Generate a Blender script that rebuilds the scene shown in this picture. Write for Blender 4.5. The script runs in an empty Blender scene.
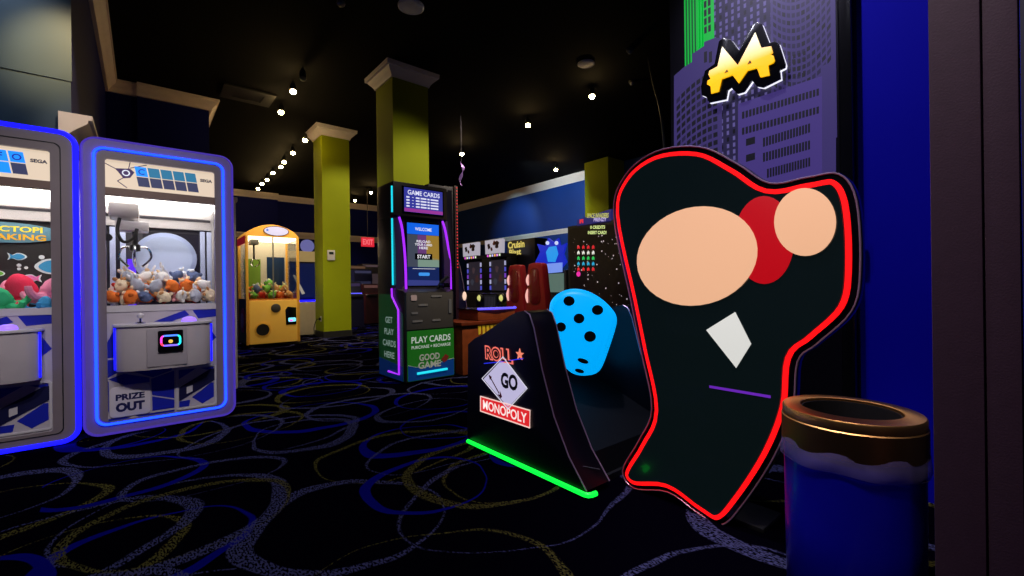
import bpy, bmesh, math, random
from math import pi, sin, cos, sqrt, atan2, radians
from mathutils import Vector, Matrix, Euler

random.seed(7)
scn = bpy.context.scene
COL = scn.collection

# ------------------------------------------------------------------ camera
# World axes follow the room: +Y runs to the left vanishing point, +X to the right one.
F, HX, HY, ROLL, EYE = 443.5, 512.0, 286.8, -0.0127, 1.1
TH = pi / 2 - atan2(369, F)


def ray(px, py):
    u, v = px - HX, py - HY
    n = sqrt(1 + ROLL ** 2)
    uu, vv = (u + v * ROLL) / n, (v - u * ROLL) / n
    return Vector(((F * cos(TH) + uu * sin(TH)) / F, (F * sin(TH) - uu * cos(TH)) / F, -vv / F))


def atz(px, py, z=0.0):
    r = ray(px, py); t = (z - EYE) / r.z
    return Vector((r.x * t, r.y * t, z))


def atX(px, py, X):
    r = ray(px, py); t = X / r.x
    return Vector((X, r.y * t, EYE + r.z * t))


def atY(px, py, Y):
    r = ray(px, py); t = Y / r.y
    return Vector((r.x * t, Y, EYE + r.z * t))


cam_data = bpy.data.cameras.new('camera')
cam_data.sensor_width = 36
cam_data.lens = F / 1024 * 36
cam_data.clip_start = 0.05
cam = bpy.data.objects.new('camera', cam_data)
COL.objects.link(cam)
cam_data.shift_y = (HY - 288) / 1024
fwd = Vector((cos(TH), sin(TH), 0))
right = Vector((sin(TH), -cos(TH), 0))
up = Vector((0, 0, 1))
ang = -ROLL
r2 = right * cos(ang) - up * sin(ang)
u2 = up * cos(ang) + right * sin(ang)
m = Matrix((r2, u2, -fwd)).transposed().to_4x4()
m.translation = Vector((0, 0, EYE))
cam.matrix_world = m
scn.camera = cam

# ------------------------------------------------------------------ materials
def lin(v):
    v /= 255.0
    return v / 12.92 if v <= 0.04045 else ((v + 0.055) / 1.055) ** 2.4


def rgb(c):
    return (lin(c[0]), lin(c[1]), lin(c[2]), 1)


MATS = {}


def M(name, c, rough=0.5, metal=0.0, emit=None, es=1.0, spec=0.5, coat=0.0, noise=0.08, nscale=9.0, bump=0.0, bscale=60.0):
    if name in MATS:
        return MATS[name]
    mt = bpy.data.materials.new(name)
    mt.use_nodes = True
    nt = mt.node_tree
    b = nt.nodes['Principled BSDF']
    b.inputs['Roughness'].default_value = rough
    b.inputs['Metallic'].default_value = metal
    b.inputs['Specular IOR Level'].default_value = spec
    b.inputs['Coat Weight'].default_value = coat
    col = rgb(c)
    tc = nt.nodes.new('ShaderNodeTexCoord')
    if noise > 0:
        nz = nt.nodes.new('ShaderNodeTexNoise')
        nz.inputs['Scale'].default_value = nscale
        nt.links.new(tc.outputs['Object'], nz.inputs['Vector'])
        mx = nt.nodes.new('ShaderNodeMix'); mx.data_type = 'RGBA'
        mx.inputs['A'].default_value = tuple(x * (1 - noise) for x in col[:3]) + (1,)
        mx.inputs['B'].default_value = tuple(min(1, x * (1 + noise)) for x in col[:3]) + (1,)
        nt.links.new(nz.outputs['Fac'], mx.inputs['Factor'])
        nt.links.new(mx.outputs['Result'], b.inputs['Base Color'])
    else:
        b.inputs['Base Color'].default_value = col
    if bump > 0:
        n2 = nt.nodes.new('ShaderNodeTexNoise'); n2.inputs['Scale'].default_value = bscale
        nt.links.new(tc.outputs['Object'], n2.inputs['Vector'])
        bp = nt.nodes.new('ShaderNodeBump'); bp.inputs['Strength'].default_value = bump
        bp.inputs['Distance'].default_value = 0.01
        nt.links.new(n2.outputs['Fac'], bp.inputs['Height'])
        nt.links.new(bp.outputs['Normal'], b.inputs['Normal'])
    if emit is not None:
        b.inputs['Emission Color'].default_value = rgb(emit)
        b.inputs['Emission Strength'].default_value = es
    MATS[name] = mt
    return mt


def E(name, c, es=1.0, base=None, rough=0.4):
    return M(name, base or tuple(x * 0.5 for x in c), rough, emit=c, es=es, noise=0.05)


def glass_mat(name, tint=(255, 255, 255), refl=0.07):
    mt = bpy.data.materials.new(name); mt.use_nodes = True
    nt = mt.node_tree; nt.nodes.clear()
    out = nt.nodes.new('ShaderNodeOutputMaterial')
    tr = nt.nodes.new('ShaderNodeBsdfTransparent'); tr.inputs['Color'].default_value = rgb(tint)
    gl = nt.nodes.new('ShaderNodeBsdfGlossy'); gl.inputs['Roughness'].default_value = 0.02
    lw = nt.nodes.new('ShaderNodeLayerWeight'); lw.inputs['Blend'].default_value = 0.25
    mm = nt.nodes.new('ShaderNodeMath'); mm.operation = 'MULTIPLY'; mm.inputs[1].default_value = 0.5
    ad = nt.nodes.new('ShaderNodeMath'); ad.operation = 'ADD'; ad.inputs[1].default_value = refl * 0.5
    mx = nt.nodes.new('ShaderNodeMixShader')
    nt.links.new(lw.outputs['Fresnel'], mm.inputs[0]); nt.links.new(mm.outputs[0], ad.inputs[0])
    nt.links.new(ad.outputs[0], mx.inputs['Fac'])
    nt.links.new(tr.outputs[0], mx.inputs[1]); nt.links.new(gl.outputs[0], mx.inputs[2])
    nt.links.new(mx.outputs[0], out.inputs['Surface'])
    return mt


GLASS = glass_mat('cabinet_glass')
BAGM = None

black = M('black_gloss', (9, 9, 12), 0.18, coat=0.4)
blackm = M('black_matte', (9, 9, 11), 0.6)
navy = M('navy_panel', (12, 14, 60), 0.45)
charcoal = M('charcoal_metal', (42, 40, 40), 0.4, metal=0.3)
cream = M('cream_paint', (205, 190, 165), 0.6)
white = M('white_plastic', (205, 200, 200), 0.35, coat=0.2)
greyp = M('grey_plastic', (128, 116, 118), 0.4, coat=0.2)
lav = M('lavender_plastic', (128, 108, 190), 0.3, coat=0.4)
bluep = M('blue_print', (24, 36, 170), 0.4)
chrome = M('chrome', (200, 200, 205), 0.12, metal=1.0)
rubber = M('rubber', (20, 20, 20), 0.7)
yellowp = M('yellow_plastic', (250, 185, 70), 0.35, coat=0.3)
wood = M('stained_wood', (150, 72, 32), 0.4, noise=0.35, nscale=14)
redleather = M('red_vinyl', (125, 18, 24), 0.35, coat=0.3)
ledblue = E('led_blue', (40, 60, 255), 3.0)
leddeep = E('led_deep_blue', (20, 18, 255), 2.2)
ledcyan = E('led_cyan', (30, 215, 235), 1.1)
ledpurple = E('led_purple', (160, 40, 245), 1.3)
ledgreen = E('led_green', (10, 235, 60), 1.6)
ledred = E('led_red', (255, 14, 18), 1.3)
whitelight = E('lit_white', (255, 250, 245), 3.0)
warmlight = E('lit_warm', (255, 225, 165), 30.0)

# ------------------------------------------------------------------ mesh builder
class MB:
    def __init__(s):
        s.bm = bmesh.new()

    def _f(s, vs, mi=0, smooth=False):
        try:
            f = s.bm.faces.new(vs)
        except ValueError:
            return None
        f.material_index = mi; f.smooth = smooth
        return f

    def box(s, x0, x1, y0, y1, z0, z1, mi=0, bev=0.0):
        vs = [s.bm.verts.new((x, y, z)) for x in (x0, x1) for y in (y0, y1) for z in (z0, z1)]
        fs = [(0, 1, 3, 2), (4, 6, 7, 5), (0, 4, 5, 1), (2, 3, 7, 6), (0, 2, 6, 4), (1, 5, 7, 3)]
        faces = [s._f([vs[i] for i in f], mi) for f in fs]
        if bev > 0:
            es = list({e for f in faces for e in f.edges})
            r = bmesh.ops.bevel(s.bm, geom=es, offset=bev, segments=2, affect='EDGES', profile=0.6)
            for f in r['faces']:
                f.material_index = mi; f.smooth = True
        return s

    def prism(s, pts, plane, a0, a1, mi=0, bev=0.0, mi_side=None, seg=2):
        """closed outline PTS in PLANE ('XZ','YZ','XY'), extruded between a0 and a1 along the remaining axis"""
        def P(p, a):
            return {'XZ': (p[0], a, p[1]), 'YZ': (a, p[0], p[1]), 'XY': (p[0], p[1], a)}[plane]
        A = [s.bm.verts.new(P(p, a0)) for p in pts]
        B = [s.bm.verts.new(P(p, a1)) for p in pts]
        n = len(pts)
        fa = s._f(A, mi); fb = s._f(B[::-1], mi)
        sd = []
        for i in range(n):
            j = (i + 1) % n
            sd.append(s._f([A[i], B[i], B[j], A[j]], mi if mi_side is None else mi_side))
        fs = [f for f in [fa, fb] + sd if f]
        bmesh.ops.recalc_face_normals(s.bm, faces=fs)
        if bev > 0:
            es = [e for f in (fa, fb) if f for e in f.edges]
            r = bmesh.ops.bevel(s.bm, geom=es, offset=bev, segments=seg, affect='EDGES', profile=0.6)
            for f in r['faces']:
                f.smooth = True
        return s

    def ring(s, outer, inner, plane, a0, a1, mi=0):
        def P(p, a):
            return {'XZ': (p[0], a, p[1]), 'YZ': (a, p[0], p[1]), 'XY': (p[0], p[1], a)}[plane]
        n = len(outer)
        O0 = [s.bm.verts.new(P(p, a0)) for p in outer]; O1 = [s.bm.verts.new(P(p, a1)) for p in outer]
        I0 = [s.bm.verts.new(P(p, a0)) for p in inner]; I1 = [s.bm.verts.new(P(p, a1)) for p in inner]
        fs = []
        for i in range(n):
            j = (i + 1) % n
            for q in ((O0[i], O0[j], I0[j], I0[i]), (O1[i], I1[i], I1[j], O1[j]), (O0[i], O1[i], O1[j], O0[j]), (I0[i], I0[j], I1[j], I1[i])):
                fs.append(s._f(q, mi))
        bmesh.ops.recalc_face_normals(s.bm, faces=[f for f in fs if f])
        return s

    def poly(s, pts, mi=0):
        s._f([s.bm.verts.new(p) for p in pts], mi)
        return s

    def slab(s, pts, d, mi=0):
        """flat polygon given as 3-D points, thickened by vector d"""
        d = Vector(d)
        A = [s.bm.verts.new(Vector(p)) for p in pts]; B = [s.bm.verts.new(Vector(p) + d) for p in pts]
        n = len(A)
        fs = [s._f(A, mi), s._f(B[::-1], mi)]
        for i in range(n):
            j = (i + 1) % n
            fs.append(s._f([A[i], B[i], B[j], A[j]], mi))
        bmesh.ops.recalc_face_normals(s.bm, faces=[f for f in fs if f])
        return s

    def tube(s, path, r, closed=False, mi=0, seg=8, rads=None, flat=None):
        path = [Vector(p) for p in path]
        n = len(path); rings = []
        nrm = None
        for i in range(n):
            if closed:
                t = path[(i + 1) % n] - path[i - 1]
            else:
                t = path[min(i + 1, n - 1)] - path[max(i - 1, 0)]
            t.normalize()
            if nrm is None:
                nrm = t.orthogonal().normalized()
            nrm = (nrm - t * nrm.dot(t))
            nrm = nrm.normalized() if nrm.length > 1e-6 else t.orthogonal().normalized()
            bn = t.cross(nrm)
            rr = rads[i] if rads else r
            rings.append([s.bm.verts.new(path[i] + nrm * rr * cos(2 * pi * k / seg) + bn * rr * sin(2 * pi * k / seg)) for k in range(seg)])
        for i in range(n if closed else n - 1):
            a, b = rings[i], rings[(i + 1) % n]
            for k in range(seg):
                s._f([a[k], a[(k + 1) % seg], b[(k + 1) % seg], b[k]], mi, True)
        if not closed:
            s._f(rings[0][::-1], mi); s._f(rings[-1], mi)
        return s

    def lathe(s, prof, c=(0, 0, 0), seg=32, mi=0, axis='Z', closed=False, smooth=True):
        rings = []
        for (r, h) in prof:
            ring = []
            for k in range(seg):
                a = 2 * pi * k / seg
                if axis == 'Z':
                    p = (c[0] + r * cos(a), c[1] + r * sin(a), c[2] + h)
                elif axis == 'Y':
                    p = (c[0] + r * cos(a), c[1] + h, c[2] + r * sin(a))
                else:
                    p = (c[0] + h, c[1] + r * cos(a), c[2] + r * sin(a))
                ring.append(s.bm.verts.new(p))
            rings.append(ring)
        fs = []
        nr = len(rings)
        for i in range(nr if closed else nr - 1):
            a, b = rings[i], rings[(i + 1) % nr]
            for k in range(seg):
                fs.append(s._f([a[k], a[(k + 1) % seg], b[(k + 1) % seg], b[k]], mi, smooth))
        if not closed:
            if prof[0][0] > 1e-5:
                fs.append(s._f(rings[0][::-1], mi))
            if prof[-1][0] > 1e-5:
                fs.append(s._f(rings[-1], mi))
        bmesh.ops.recalc_face_normals(s.bm, faces=[f for f in fs if f])
        return s

    def ball(s, c, r, scale=(1, 1, 1), mi=0, sub=2):
        mt = Matrix.Translation(c) @ Matrix.Diagonal((r * scale[0], r * scale[1], r * scale[2], 1))
        ret = bmesh.ops.create_icosphere(s.bm, subdivisions=sub, radius=1, matrix=mt)
        for v in ret['verts']:
            for f in v.link_faces:
                f.smooth = True; f.material_index = mi
        return s

    def text(s, string, origin, rt, upv, height, width=None, depth=0.004, mi=0, align='CENTER', bold=0.0):
        cu = bpy.data.curves.new('t', 'FONT'); cu.body = string; cu.size = 1; cu.offset = bold
        cu.resolution_u = 3
        ob = bpy.data.objects.new('t', cu); COL.objects.link(ob)
        dg = bpy.context.evaluated_depsgraph_get(); dg.update()
        me = bpy.data.meshes.new_from_object(ob.evaluated_get(dg))
        bpy.data.objects.remove(ob); bpy.data.curves.remove(cu)
        if not me.vertices:
            return s
        xs = [v.co.x for v in me.vertices]; ys = [v.co.y for v in me.vertices]
        x0, x1, y0, y1 = min(xs), max(xs), min(ys), max(ys)
        sy = height / max(1e-6, y1 - y0); sx = width / max(1e-6, x1 - x0) if width else sy
        rt = Vector(rt).normalized(); upv = Vector(upv).normalized(); nn = rt.cross(upv)
        ox = {'CENTER': (x0 + x1) / 2, 'LEFT': x0, 'RIGHT': x1}[align]
        oy = (y0 + y1) / 2
        o = Vector(origin)
        vs = [s.bm.verts.new(o + rt * ((v.co.x - ox) * sx) + upv * ((v.co.y - oy) * sy) + nn * depth) for v in me.vertices]
        for p in me.polygons:
            s._f([vs[i] for i in p.vertices], mi)
        bpy.data.meshes.remove(me)
        return s

    def build(s, name, mats, parent=None, world=False, rot=None):
        me = bpy.data.meshes.new(name)
        if world and parent is not None:
            off = Vector((0, 0, 0)); q = parent
            while q is not None:
                off += q.location; q = q.parent
            for v in s.bm.verts:
                v.co -= off
        s.bm.normal_update()
        s.bm.to_mesh(me); s.bm.free()
        me.set_sharp_from_angle(angle=radians(42))
        for mt in (mats if isinstance(mats, (list, tuple)) else [mats]):
            me.materials.append(mt)
        ob = bpy.data.objects.new(name, me); COL.objects.link(ob)
        if parent is not None:
            ob.parent = parent
        return ob


def thing(name, label, cat, loc=(0, 0, 0), rz=0.0, group=None):
    o = bpy.data.objects.new(name, None); COL.objects.link(o)
    o.empty_display_size = 0.1
    o.location = loc; o.rotation_euler = (0, 0, rz)
    o['label'] = label; o['category'] = cat
    if group:
        o['group'] = group
    return o


def tag(o, label, cat, group=None, kind=None):
    o['label'] = label; o['category'] = cat
    if group: o['group'] = group
    if kind: o['kind'] = kind
    return o


def struct(o):
    o['kind'] = 'structure'
    return o


def recenter(o):
    """put a single-mesh object's origin at the middle of its base"""
    vs = o.data.vertices
    c = Vector(((min(v.co.x for v in vs) + max(v.co.x for v in vs)) / 2, (min(v.co.y for v in vs) + max(v.co.y for v in vs)) / 2, min(v.co.z for v in vs)))
    for v in vs:
        v.co -= c
    o.location = c
    return o


def dup(root, loc, rot=None, label=None, group=None, scale=None):
    r = root.copy(); COL.objects.link(r); r.location = loc
    if rot is not None: r.rotation_euler = rot
    if scale is not None: r.scale = scale
    if label: r['label'] = label
    if group: r['group'] = group
    for ch in list(root.children):
        c = ch.copy(); COL.objects.link(c); c.parent = r
        for g in ch.children:
            d = g.copy(); COL.objects.link(d); d.parent = c
    return r


def rrect(x0, x1, z0, z1, r, n=6):
    pts = []
    for (cx, cz, a0) in ((x1 - r, z1 - r, 0), (x0 + r, z1 - r, 90), (x0 + r, z0 + r, 180), (x1 - r, z0 + r, 270)):
        for k in range(n + 1):
            a = radians(a0 + 90 * k / n)
            pts.append((cx + r * cos(a), cz + r * sin(a)))
    return pts


def catmull(pts, n=6, closed=True):
    out = []
    N = len(pts)
    for i in range(N if closed else N - 1):
        p0, p1, p2, p3 = (Vector(pts[(i + k) % N]) if closed else Vector(pts[min(max(i + k, 0), N - 1)]) for k in (-1, 0, 1, 2))
        for k in range(n):
            t = k / n
            out.append(0.5 * ((2 * p1) + (p2 - p0) * t + (2 * p0 - 5 * p1 + 4 * p2 - p3) * t * t + (3 * p1 - p0 - 3 * p2 + p3) * t ** 3))
    if not closed:
        out.append(Vector(pts[-1]))
    return out


def inset(pts, d):
    n = len(pts)
    area = sum(pts[i][0] * pts[(i + 1) % n][1] - pts[(i + 1) % n][0] * pts[i][1] for i in range(n))
    sg = 1 if area > 0 else -1
    out = []
    for i in range(n):
        t = Vector(pts[(i + 1) % n]) - Vector(pts[i - 1]); t.normalize()
        out.append(Vector((pts[i][0] - t.y * d * sg, pts[i][1] + t.x * d * sg)))
    return out


# ------------------------------------------------------------------ room shell
def carpet_material():
    mt = bpy.data.materials.new('ring_carpet'); mt.use_nodes = True
    nt = mt.node_tree; L = nt.links
    b = nt.nodes['Principled BSDF']
    b.inputs['Roughness'].default_value = 0.95
    b.inputs['Specular IOR Level'].default_value = 0.0
    tc = nt.nodes.new('ShaderNodeTexCoord')

    def math_(op, a, c=None, clamp=False):
        n = nt.nodes.new('ShaderNodeMath'); n.operation = op; n.use_clamp = clamp
        for i, v in enumerate((a, c)):
            if v is None: continue
            if isinstance(v, (int, float)): n.inputs[i].default_value = v
            else: L.new(v, n.inputs[i])
        return n.outputs[0]

    def vmath(op, a, c=None):
        n = nt.nodes.new('ShaderNodeVectorMath'); n.operation = op
        for i, v in enumerate((a, c)):
            if v is None: continue
            if isinstance(v, tuple): n.inputs[i].default_value = v
            else: L.new(v, n.inputs[i])
        return n
    # woven dashes that break up the patterned rings
    mp = nt.nodes.new('ShaderNodeMapping'); mp.inputs['Rotation'].default_value = (0, 0, 0.7); mp.inputs['Scale'].default_value = (130, 55, 1)
    L.new(tc.outputs['Object'], mp.inputs['Vector'])
    nz = nt.nodes.new('ShaderNodeTexNoise'); nz.inputs['Scale'].default_value = 1.0; nz.inputs['Detail'].default_value = 1.0
    L.new(mp.outputs[0], nz.inputs['Vector'])
    dash = math_('MULTIPLY', math_('SUBTRACT', nz.outputs['Fac'], 0.44), 9.0, True)
    # slight wobble so the bands look hand drawn
    wob = nt.nodes.new('ShaderNodeTexNoise'); wob.inputs['Scale'].default_value = 1.3
    L.new(tc.outputs['Object'], wob.inputs['Vector'])
    wv = vmath('SCALE', vmath('SUBTRACT', wob.outputs['Color'], (0.5, 0.5, 0.5)).outputs[0]); wv.inputs['Scale'].default_value = 0.25
    base = vmath('ADD', tc.outputs['Object'], wv.outputs[0]).outputs[0]
    prev = None
    layers = [  # scale, stretch, rotation, offset, ring width, colour, dashed, share of cells left empty
        (0.85, 0.8, 0.4, (3.1, 1.7), 0.044, (9, 9, 112), False, .55),
        (0.80, 0.75, 1.2, (7.7, 4.2), 0.034, (80, 76, 36), True, .3),
        (0.95, 1.0, 2.3, (0.3, 8.9), 0.044, (66, 68, 104), True, .3),
        (0.62, 0.7, 0.1, (5.5, 2.6), 0.026, (66, 68, 104), True, .15),
        (1.1, 0.9, 2.9, (9.2, 6.4), 0.036, (10, 10, 112), False, .65),
        (0.70, 0.65, 2.0, (1.2, 3.4), 0.028, (66, 68, 104), True, .3),
        (0.72, 0.8, 2.6, (4.4, 7.1), 0.028, (78, 74, 36), True, .5),
    ]
    bgc = rgb((3, 2, 9))
    cur = None
    for (sc, st, ro, off, w, colr, dashed, gap) in layers:
        mp = nt.nodes.new('ShaderNodeMapping'); mp.inputs['Location'].default_value = (off[0], off[1], 0)
        mp.inputs['Rotation'].default_value = (0, 0, ro); mp.inputs['Scale'].default_value = (sc, sc / st * 1.0, 1)
        L.new(base, mp.inputs['Vector'])
        vo = nt.nodes.new('ShaderNodeTexVoronoi'); vo.voronoi_dimensions = '2D'
        vo.inputs['Scale'].default_value = 1.0; vo.inputs['Randomness'].default_value = 0.35
        L.new(mp.outputs[0], vo.inputs['Vector'])
        d = vmath('SUBTRACT', mp.outputs[0], vo.outputs['Position']).outputs[0]
        sep = nt.nodes.new('ShaderNodeSeparateXYZ'); L.new(d, sep.inputs[0])
        csep = nt.nodes.new('ShaderNodeSeparateColor'); L.new(vo.outputs['Color'], csep.inputs[0])
        angl = math_('ARCTAN2', sep.outputs['Y'], sep.outputs['X'])
        ph = math_('MULTIPLY', csep.outputs[1], 6.283)
        mod = math_('ADD', math_('MULTIPLY', math_('COSINE', math_('ADD', angl, ph)), 0.40), 0.58)
        R = math_('ADD', math_('MULTIPLY', csep.outputs[0], 0.16), 0.28)
        dd = math_('ABSOLUTE', math_('SUBTRACT', vo.outputs['Distance'], R))
        ww = math_('MULTIPLY', mod, w)
        mask = math_('MULTIPLY', math_('SUBTRACT', ww, dd), 160.0, True)
        mask = math_('MULTIPLY', mask, math_('GREATER_THAN', csep.outputs[2], gap))
        if dashed:
            mask = math_('MULTIPLY', mask, dash)
        mx = nt.nodes.new('ShaderNodeMix'); mx.data_type = 'RGBA'
        L.new(mask, mx.inputs['Factor'])
        if cur is None: mx.inputs['A'].default_value = bgc
        else: L.new(cur, mx.inputs['A'])
        mx.inputs['B'].default_value = rgb(colr)
        cur = mx.outputs['Result']
    L.new(cur, b.inputs['Base Color'])
    return mt


wall_lit = M('wall_lit_blue', (56, 74, 92), 0.4, noise=0.12, nscale=2.5)  # paler tone puts lamplight into the colour of the pier's front
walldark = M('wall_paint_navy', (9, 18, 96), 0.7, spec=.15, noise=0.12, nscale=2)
wallultra = M('wall_paint_ultramarine', (3, 1, 165), 0.7, spec=.08, noise=0.06, nscale=2)
moulding = M('crown_moulding_paint', (228, 212, 204), 0.5)
greenpaint = M('lime_green_paint', (138, 150, 0), 0.7, spec=.2, noise=0.07, nscale=3)
ceilm = M('ceiling_black', (3, 3, 4), 0.9, spec=.1, noise=0.3, nscale=1.2)
brownpaint = M('plum_brown_paint', (66, 44, 60), 0.6, noise=0.15, nscale=30, bump=0.06, bscale=220)

struct(MB().box(-5, 13, -2.5, 20, -0.1, 0).build('floor', carpet_material()))
CH = 4.82
struct(MB().box(-5, 13, -2.5, 20, CH, CH + 0.1).build('ceiling', ceilm))

# left wall: near pier, its return, recessed run and far return
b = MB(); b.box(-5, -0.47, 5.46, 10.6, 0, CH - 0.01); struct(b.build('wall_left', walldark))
b = MB(); b.box(-5, -0.469, 5.455, 5.4595, 0, 2.949); struct(b.build('wall_left.003', wall_lit))  # lit front of the navy pier, laid on as a lighter skin
b = MB(); b.box(-5, -0.462, 5.447, 5.459, 2.95, CH - 0.015); struct(b.build('wall_left.001', wall_lit))
b = MB(); b.prism([(-0.469, 10.45), (-0.05, 10.45), (-0.05, 10.38), (1.02, 10.38), (1.02, 19.0), (-0.469, 19.0)], 'XY', 0, CH - 0.01)
struct(b.build('wall_left.002', walldark))
b = MB(); b.prism([(1.021, 19.0), (4.05, 19.0), (4.05, 19.25), (11.2, 19.25), (11.2, 19.6), (1.021, 19.6)], 'XY', 0, CH - 0.01)
struct(b.build('wall_back', walldark))
rwall = M('wall_paint_royal', (10, 54, 128), 0.4, noise=0.2, nscale=1.2)
b = MB(); b.box(11.07, 11.3, 1.0, 19.24, 0, CH - 0.01); struct(b.build('wall_right', rwall))


def crown(path, outs, z0, z1, name, big=0.11):
    """moulding profile swept along PATH (XY points); OUTS are outward unit normals per segment"""
    prof = [(0, 0), (0.25, 0), (0.3, 0.18), (0.55, 0.42), (0.85, 0.66), (0.88, 0.8), (1, 0.82), (1, 1), (0, 1)]
    bmb = MB(); n = len(path); rows = []
    for i, p in enumerate(path):
        if i == 0: o = Vector(outs[0])
        elif i == n - 1: o = Vector(outs[-1])
        else:
            a, c = Vector(outs[i - 1]), Vector(outs[i]); o = a + c
            if o.length < 0.1 or (a - c).length < 1e-4: o = a
        rows.append([bmb.bm.verts.new((p[0] + o.x * q[0] * big, p[1] + o.y * q[0] * big, z0 + (z1 - z0) * q[1])) for q in prof])
    m_ = len(prof)
    for i in range(n - 1):
        for k in range(m_):
            bmb._f([rows[i][k], rows[i + 1][k], rows[i + 1][(k + 1) % m_], rows[i][(k + 1) % m_]])
    bmb._f(rows[0]); bmb._f(rows[-1][::-1])
    bmesh.ops.recalc_face_normals(bmb.bm, faces=bmb.bm.faces[:])
    return struct(bmb.build(name, moulding))


crown([(-0.469, 5.47), (-0.469, 10.449), (0.04, 10.449)], [(1, 0), (0, -1)], 4.60, 4.805, 'trim_1', 0.16)
crown([(-0.05, 10.379), (1.021, 10.379), (1.021, 18.9)], [(0, -1), (1, 0)], 4.60, 4.805, 'trim_2', 0.16)
crown([(1.03, 18.999), (4.05, 18.999)], [(0, -1)], 4.58, 4.805, 'trim_3', 0.14)
crown([(4.06, 19.249), (11.06, 19.249)], [(0, -1)], 4.58, 4.805, 'trim_4', 0.14)
crown([(1.03, 18.999), (4.05, 18.999)], [(0, -1)], 3.05, 3.25, 'trim_5', 0.1)
crown([(4.06, 19.249), (11.06, 19.249)], [(0, -1)], 3.15, 3.4, 'trim_6', 0.1)
crown([(11.069, 8.9), (11.069, 18.9)], [(-1, 0)], 4.54, 4.805, 'trim_7', 0.14)
crown([(11.069, 8.0), (11.069, 18.9)], [(-1, 0)], 2.9, 3.06, 'trim_8', 0.06)
crown([(-0.545, 5.40), (-0.545, 9.9)], [(1, 0)], 2.44, 2.66, 'trim_9', 0.215)
# lower part of the far back wall is pale
struct(MB().box(1.03, 4.04, 18.9, 18.998, 0.0, 3.05).build('trim_10', M('far_wall_panel', (24, 26, 70), 0.6)))

# right near wall: ultramarine pier and plum door jamb
struct(MB().box(3.0, 3.9, 0.0, 0.645, 0, CH - 0.01).build('wall_right.001', wallultra))
b = MB(); b.box(1.5, 1.62, 0.092, 0.18, 0, CH - 0.01, bev=0.004)
struct(b.build('door_1', brownpaint))
b = MB(); b.box(1.504, 1.62, 0.034, 0.089, 0, CH - 0.01, bev=0.004)
struct(b.build('trim_11', brownpaint))
b = MB(); b.box(1.51, 1.62, -0.9, 0.031, 0, CH - 0.01)
struct(b.build('wall_right.002', M('charcoal_blue_paint', (40, 42, 62), 0.6)))


def pillar(x0, y0, w, label, x1=None, y1=None, cap=True, top=4.8):
    x1 = x1 or x0 + w; y1 = y1 or y0 + w
    t = thing('pillar', label, 'pillar', ((x0 + x1) / 2, (y0 + y1) / 2, 0)); t['kind'] = 'structure'
    MB().box(x0, x1, y0, y1, 0.0, CH - 0.012 if not cap else 4.70).build('shaft', greenpaint, t, world=True)
    MB().box(x0 - 0.012, x1 + 0.012, y0 - 0.012, y1 + 0.012, 0.0, 0.14).build('baseboard', blackm, t, world=True)
    if cap:
        bm_ = MB(); rows = []
        for (o, z) in [(0.002, 4.585), (0.022, 4.585), (0.03, 4.615), (0.06, 4.655), (0.10, 4.70), (0.11, 4.725), (0.145, 4.73), (0.15, 4.80), (0.0, 4.80)]:
            rows.append([bm_.bm.verts.new(p) for p in ((x0 - o, y0 - o, z), (x1 + o, y0 - o, z), (x1 + o, y1 + o, z), (x0 - o, y1 + o, z))])
        for i in range(len(rows) - 1):
            for k in range(4):
                bm_._f([rows[i][k], rows[i][(k + 1) % 4], rows[i + 1][(k + 1) % 4], rows[i + 1][k]])
        bm_._f(rows[-1])
        bm_.build('capital', M('pillar_capital_paint', (235, 228, 232), 0.5), t, world=True)
    return t


p1 = pillar(3.19, 6.85, 0.66, 'square lime green pillar rising behind the game card kiosk')
p2 = pillar(3.13, 10.42, 0.62, 'square lime green pillar with a small white thermostat on its face')
p3 = pillar(10.3, 8.0, 0.7, 'plain lime green pier on the blue wall behind the dark alien game screen', y1=8.88, x1=11.06, cap=False)

# ------------------------------------------------------------------ claw machines
def fish(b, cx, cz, y, s, flip, mi, mo):
    """a plain fish outline with a pale border, flat on the back poster"""
    base = [(1.0, 0.0), (0.6, 0.45), (0.0, 0.55), (-0.5, 0.25), (-0.95, 0.55), (-0.8, 0.0), (-0.95, -0.5), (-0.5, -0.25), (0.0, -0.5), (0.6, -0.4)]
    f = -1 if flip else 1
    for k, (sc, m_, dy) in enumerate(((1.25, mo, 0), (1.0, mi, -0.003))):
        pts = catmull([(cx + f * x * s * sc, cz + z * s * sc) for x, z in base], 3)
        b.poly([(p[0], y + dy, p[1]) for p in pts], m_)


PLUSH = {}


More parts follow.
